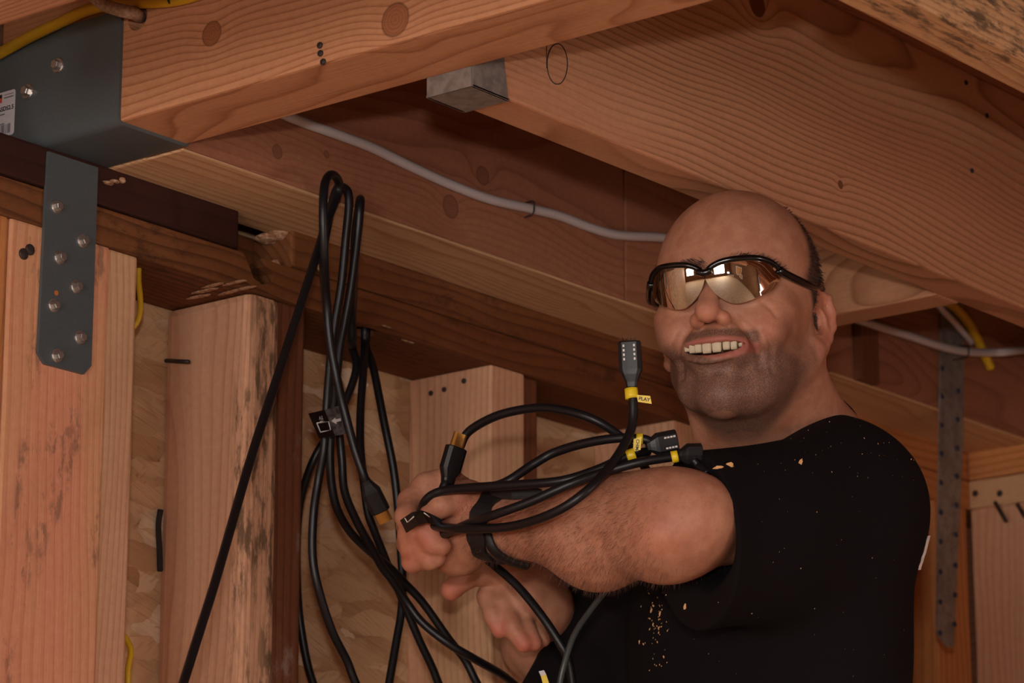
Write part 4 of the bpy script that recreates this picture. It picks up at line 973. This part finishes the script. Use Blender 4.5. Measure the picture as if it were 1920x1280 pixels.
# ---- teeth
M_TOOTH = plain('tooth_enamel', srgb(200, 184, 156), .25)
te = empty('teeth', hp(0, .09, -.07)); keep(te, person)
for i, (xc, w, hgt) in enumerate([(-.0245, .0026, .0062), (-.0190, .0030, .0074), (-.0128, .0033, .0072), (-.0046, .0042, .0082), (.0043, .0042, .0080), (.0124, .0033, .0070), (.0186, .0031, .0078), (.0243, .0027, .0064)]):
    yy = mouth_y(xc)-.0050; zz = mz(xc)+.0056
    loft('tooth', [(hp(xc, yy, zz+.002), ex, ey, w*HS, .0022*HS), (hp(xc, yy+.0006, zz-.001), ex, ey, w*HS*1.03, .0024*HS), (hp(xc, yy+.0004, zz-hgt*.8), ex, ey, w*HS*.98, .0018*HS), (hp(xc, yy, zz-hgt), ex, ey, w*HS*.82, .0010*HS)], M_TOOTH, te, 12, 3.0)

# ---- t-shirt
T = SDF(); trunk(T, .006)
T.cone(tp_(-.16, .0, -.065), tp_(-.255, .06, -.25), .064, .066, .04)                     # far sleeve
T.cone(SR, SR+(ER-SR)*.62, .062, .066, .04)
au = (EL-SL)/np.linalg.norm(EL-SL); AL = np.linalg.norm(EL-SL)
HM = SL+au*AL*.87
dn = -UP*.75-au*.2
T.cone(SL+ZZ*.002, HM+au*.05-UP*.004, .066, .074, .04)
T.cone(SL-ZZ*.05+au*.02, HM+au*.04-UP*.038, .058, .055, .05)
hn = au+UP*.03-RT*1.2
T.plane(HM, hn, .17, .003)
T.cone(HM-au*.05, HM+au*.12-UP*.004, .040, .066, .006, 's')
T.cone(HM-au*.03-UP*.026, HM+au*.1-UP*.046, .022, .040, .006, 's')
# neck opening
cn_ = np.array([0, 0, 1.0])*.93+bF*.32
T.ell(N0+ZZ*.047+bF*.054, (.078, .082, .068), np.array([bL, np.cross(cn_/np.linalg.norm(cn_), bL), cn_/np.linalg.norm(cn_)]), .006, 's')
T.plane(tp_(0, 0, -.66), (0, 0, -1), .3, .004)
rs = np.random.RandomState(5)
waves = [(rs.randn(3)*np.array([14, 14, 9]), rs.rand()*6.3, .0012) for _ in range(10)]
def folds(P):
    f = np.zeros(len(P))
    for w, ph, a in waves: f += a*np.sin(P@w+ph+2.0*np.sin(P@(w[[1, 2, 0]]*.5)))
    f += .0035*np.exp(-((((P-tp_(.15, -.06, -.30))@np.array(ZZ*1.0+bF*.25))+.0)/.016)**2)*sstep((P-tp_(0, 0, 0))@bL, .03, .10)
    return f
lo = np.min([SL, SR, tp_(-.35, .2, -.7), tp_(.3, .25, -.7), HM], axis=0)-.15; hi = np.max([SL, SR, tp_(-.35, -.2, .05), tp_(.3, -.2, .05), HM, tp_(-.35, .2, 0)], axis=0)+.15
TX, TF = nets(T, lo, hi, .0027, folds, 2.4)
print('shirt', len(TX), time.time()-_t)
m = NT('black_cotton'); co = m.n('ShaderNodeTexCoord').outputs['Object']
c = m.mix(m.step(m.noise(co, 700, 4, .7), .3, .7), srgb(15, 10, 12), srgb(24, 17, 20)); m.set(m.b.inputs['Base Color'], c)
m.b.inputs['Roughness'].default_value = .95; m.b.inputs['Specular IOR Level'].default_value = .15; m.b.inputs['Sheen Weight'].default_value = .0
m.bump(m.noise(co, 1400, 2, .6), .3, .0006); M_SHIRT = m.m
shirt = np_mesh('t_shirt', TX, TF, M_SHIRT, person)
b0 = onX  # white print edge on the back of the shirt
def on_shirt(px, y, d0=2.7, d1=3.6):
    ds = np.linspace(d0, d1, 900); P = np.array([at(px, y, d) for d in ds]); f = T(P)+folds(P); i = np.nonzero(f < 0)[0]
    return P[i[0]] if len(i) else None
pr = []
for yy in np.linspace(1004, 1068, 9):
    for xx in np.arange(1775, 1700, -1.0):
        p = on_shirt(xx, yy)
        if p is not None: pr.append(p); break
if len(pr) > 3:
    pr = np.array(pr); a = pr-RT*.0012-FW*.004; b = pr+FW*.002+RT*.0026; V = np.vstack([a, b]); k = len(a)
    pydata('back_print', V, [(i, i+1, k+i+1, k+i) for i in range(k-1)], M_MARK, shirt)
# ---- trousers and shoes, below the frame
Q = SDF(); zt = .80
for s in (-1, 1):
    hip = tp_(s*.085, .0, -.66); knee = tp_(s*.10, .03, -1.08); ank = tp_(s*.11, .0, -1.46); ank[2] = zt+.06
    Q.cone(hip, knee, .085, .062, .03); Q.cone(knee, ank, .062, .052, .03)
Q.ell(tp_(0, 0, -.63), (.165, .125, .11), TA, .04)
lo = tp_(0, 0, 0)-.4; lo[2] = .7; hi = tp_(0, 0, -.5)+.4
QX, QF = nets(Q, lo, hi, .007)
np_mesh('trousers', QX, QF, plain('dark_denim', srgb(34, 38, 52), .9), person)
for s in (-1, 1):
    D = SDF(); a = tp_(s*.11, -.02, 0); a[2] = zt; b = tp_(s*.12, .14, 0); b[2] = zt-.008
    D.cone(a, b, .05, .042, .02); a2 = a.copy(); a2[2] += .05; D.cone(a, a2, .05, .05, .02); c0 = (a+b)/2; c0[2] = zt-.05
    D.plane(c0, (0, 0, -1), .3, .004); X_, F_ = nets(D, a-.3, b+.3, .006)
    np_mesh('shoe', X_, F_, plain('brown_leather', srgb(70, 48, 32), .6), person)
pf = empty('work_platform', (N0[0], N0[1], 0)); tag(pf, 'low plank work platform the man stands on, below the picture', 'platform')
for i in range(4): board('plank', np.array([N0[0]-.62+.0, N0[1]-.40+i*.2, .712]), np.array([N0[0]+.55, N0[1]-.21+i*.2, .7505]), 'X', W_PALE, pf)
for dx in (-.55, .45):
    board('cross_bar', np.array([N0[0]+dx, N0[1]-.40, .66]), np.array([N0[0]+dx+.045, N0[1]+.39, .712]), 'Y', W_PALE, pf)
    for dy in (-.38, .33): board('leg', np.array([N0[0]+dx, N0[1]+dy, 0]), np.array([N0[0]+dx+.045, N0[1]+dy+.045, .66]), 'Z', W_PALE, pf)

# ---- sunglasses
sg = empty('sunglasses', hp(0, .1, 0)); tag(sg, 'wraparound sunglasses with black half frame and mirrored lenses', 'sunglasses')
gs = lambda x, z: .1155-2.5*x*x-2350*x**4+.30*(z-.004)-7.0*(z-.004)**2
def on_glass(px, py):
    ds = np.linspace(2.88, 3.2, 1500); L = hl(np.array([at(px, py, d) for d in ds])); g = L[:, 1]-gs(L[:, 0], L[:, 2])
    i = int(np.nonzero(g < 0)[0][0]); return L[i]
out_ = [on_glass(*p) for p in ((1338, 524), (1341, 512), (1352, 501), (1372, 492), (1400, 487), (1432, 486), (1458, 493), (1474, 506), (1475, 524), (1462, 543), (1436, 557), (1408, 567), (1386, 567), (1364, 556), (1348, 540))]
O2 = np.array([(p[0], p[2]) for p in out_])
O2c = spline(np.vstack([O2, O2[:1]]), 5)[:-1]
m = NT('mirror_lens'); m.b.inputs['Base Color'].default_value = (.62, .56, .50, 1); m.b.inputs['Metallic'].default_value = 1; m.b.inputs['Roughness'].default_value = .02
M_LENS = m.m
M_FRAME = plain('glossy_black_frame', srgb(14, 13, 14), .18, 0, .6)
for s in (1, -1):
    cen = O2c.mean(0); V = [hp(s*cen[0], gs(*cen), cen[1])]; k = len(O2c); rings = 7; F = []
    for r in range(1, rings+1):
        for p in O2c:
            u = cen+(p-cen)*r/rings; V.append(hp(s*u[0], gs(*u), u[1]))
    for j in range(k): F.append((0, 1+j, 1+(j+1) % k))
    for r in range(rings-1):
        for j in range(k):
            a = 1+r*k+j; b = 1+r*k+(j+1) % k; F.append((a, a+k, b+k, b))
    n0 = len(V); V2 = [np.array(p)-ey*.0016 for p in V]; F += [tuple(n0+i for i in f[::-1]) for f in F]
    rim = 1+(rings-1)*k
    F += [(rim+j, rim+(j+1) % k, n0+rim+(j+1) % k, n0+rim+j) for j in range(k)]
    o = pydata('lens', V+V2, F, M_LENS, sg, True)
    me = o.data; bm = bmesh.new(); bm.from_mesh(me); bmesh.ops.recalc_face_normals(bm, faces=bm.faces); bm.to_mesh(me); bm.free()
    md = o.modifiers.new('edge', 'EDGE_SPLIT'); md.split_angle = math.radians(45)
    top = [(p[0], p[1]) for p in O2[:8]]
    P = [hp(s*.004, gs(.004, O2[1][1])+.001, O2[1][1]+.001)]+[hp(s*a, gs(a, b)+.0006, b+.0012) for a, b in top[1:]]
    fr = tube('frame_rim', P, [.0028]*len(spline(P, 8)), M_FRAME, sg, 10, 8)
    a, b = O2[7]
    P = [hp(s*a, gs(a, b)+.0003, b), hp(s*(a+.004), gs(a+.004, b)-.001, b-.001), hp(s*.0715, .040, b), hp(s*.0735, .015, b+.005), hp(s*.0735, -.004, b+.013), hp(s*.0725, -.018, b+.014)]
    tube('temple_arm', P, .0040, M_FRAME, sg, 10, 8)
tube('bridge', [hp(-.006, gs(.006, O2[1][1])+.001, O2[1][1]+.002), hp(0, gs(0, O2[1][1])+.0015, O2[1][1]), hp(.006, gs(.006, O2[1][1])+.001, O2[1][1]+.002)], .0034, M_FRAME, sg, 10, 6)

# ---- wrist band with buckle
wb = empty('wristwatch', WL); tag(wb, 'black rubber wristwatch band around the gripping wrist', 'watch')
M_RUB = plain('black_rubber', srgb(20, 17, 18), .55)
wc_ = at(934, 985, 3.058); ax = ua+np.array([0, 0, 0]); ax = ax/np.linalg.norm(ax); ax = ax+UP*.18; ax /= np.linalg.norm(ax)
s1 = np.cross(ax, ZZ); s1 /= np.linalg.norm(s1); s2 = np.cross(s1, ax)
V = []; F = []; n = 40
for j, (w, r) in enumerate(((-.010, .0305), (-.010, .0335), (.010, .0335), (.010, .0305))):
    for i in range(n):
        t = 2*math.pi*i/n; V.append(wc_+ax*w*(1+.15*math.sin(9*t))+(s1*math.cos(t)*.98+s2*math.sin(t)*1.06)*r)
for j in range(4):
    for i in range(n): F.append((j*n+i, j*n+(i+1) % n, ((j+1) % 4)*n+(i+1) % n, ((j+1) % 4)*n+i))
pydata('band', V, F, M_RUB, wb, False)
loft('watch_case', [(at(938, 921, 3.03), ax, UP, .014, .006), (at(1000, 922, 3.015), ax, UP, .012, .005)], M_RUB, wb, 12, 4)
tube('strap_tail', [at(912, 1000, 3.03), at(925, 1030, 3.03), at(955, 1052, 3.04), at(990, 1062, 3.05)], .0055, M_RUB, wb, 8, 6, .5)

# ---- wood chips and sawdust on the shirt
M_CHIP = plain('wood_chip', srgb(214, 160, 104), .8)
rs = np.random.RandomState(11)
def chip(px, py, size, ang, kind):
    p = on_shirt(px, py)
    if p is None: return None
    n = -ray(px, py); n /= np.linalg.norm(n); a = RT*math.cos(ang)+UP*math.sin(ang); b = np.cross(n, a)
    k = 7; V = []
    for h in (-.0004, .0008):
        for i in range(k):
            t = 2*math.pi*i/k; r = 1+.35*rs.randn()*.6; V.append(p+n*(.0004+h)+(a*math.cos(t)*size[0]+b*math.sin(t)*size[1])*r)
    F = [tuple(range(k-1, -1, -1)), tuple(range(k, 2*k))]+[(i, (i+1) % k, (i+1) % k+k, i+k) for i in range(k)]
    return V, F
for px, py, sz, an, lb_ in ((1500, 868, (.0038, .0018), 1.1, 'tan wood chip on the shirt below the shoulder seam'), (1368, 873, (.0042, .0026), .5, 'tan wood chip at the collar edge of the shirt'), (1347, 876, (.0050, .0014), .1, 'thin tan shaving beside the collar chip'), (1285, 1136, (.0030, .0014), 1.3, 'orange wood chip below the sleeve opening'), (1437, 806, (.0030, .0010), 1.0, 'pale splinter on the shirt above the collar chip')):
    r = chip(px, py, sz, an, 0)
    if r: o = pydata('wood_chip', r[0], r[1], M_CHIP); tag(o, lb_, 'wood chip')
V = []; F = []
spots = [(rs.normal(1228, 14), rs.normal(1165, 45), .0004+.0013*rs.rand()**3) for _ in range(60)]+[(rs.uniform(1420, 1720), rs.uniform(770, 900), .0002+.0004*rs.rand()**2) for _ in range(50)]+[(rs.uniform(1200, 1700), rs.uniform(880, 1270), .0002+.0003*rs.rand()**2) for _ in range(50)]
for px, py, sz in spots:
    r = chip(px, py, (sz*1.5, sz*.7), rs.uniform(.8, 2.2), 0)
    if r: b = len(V); V += r[0]; F += [tuple(i+b for i in f) for f in r[1]]
o = pydata('sawdust', V, F, M_CHIP); tag(o, 'fine sawdust flecks scattered over the black shirt', 'sawdust', kind='stuff')
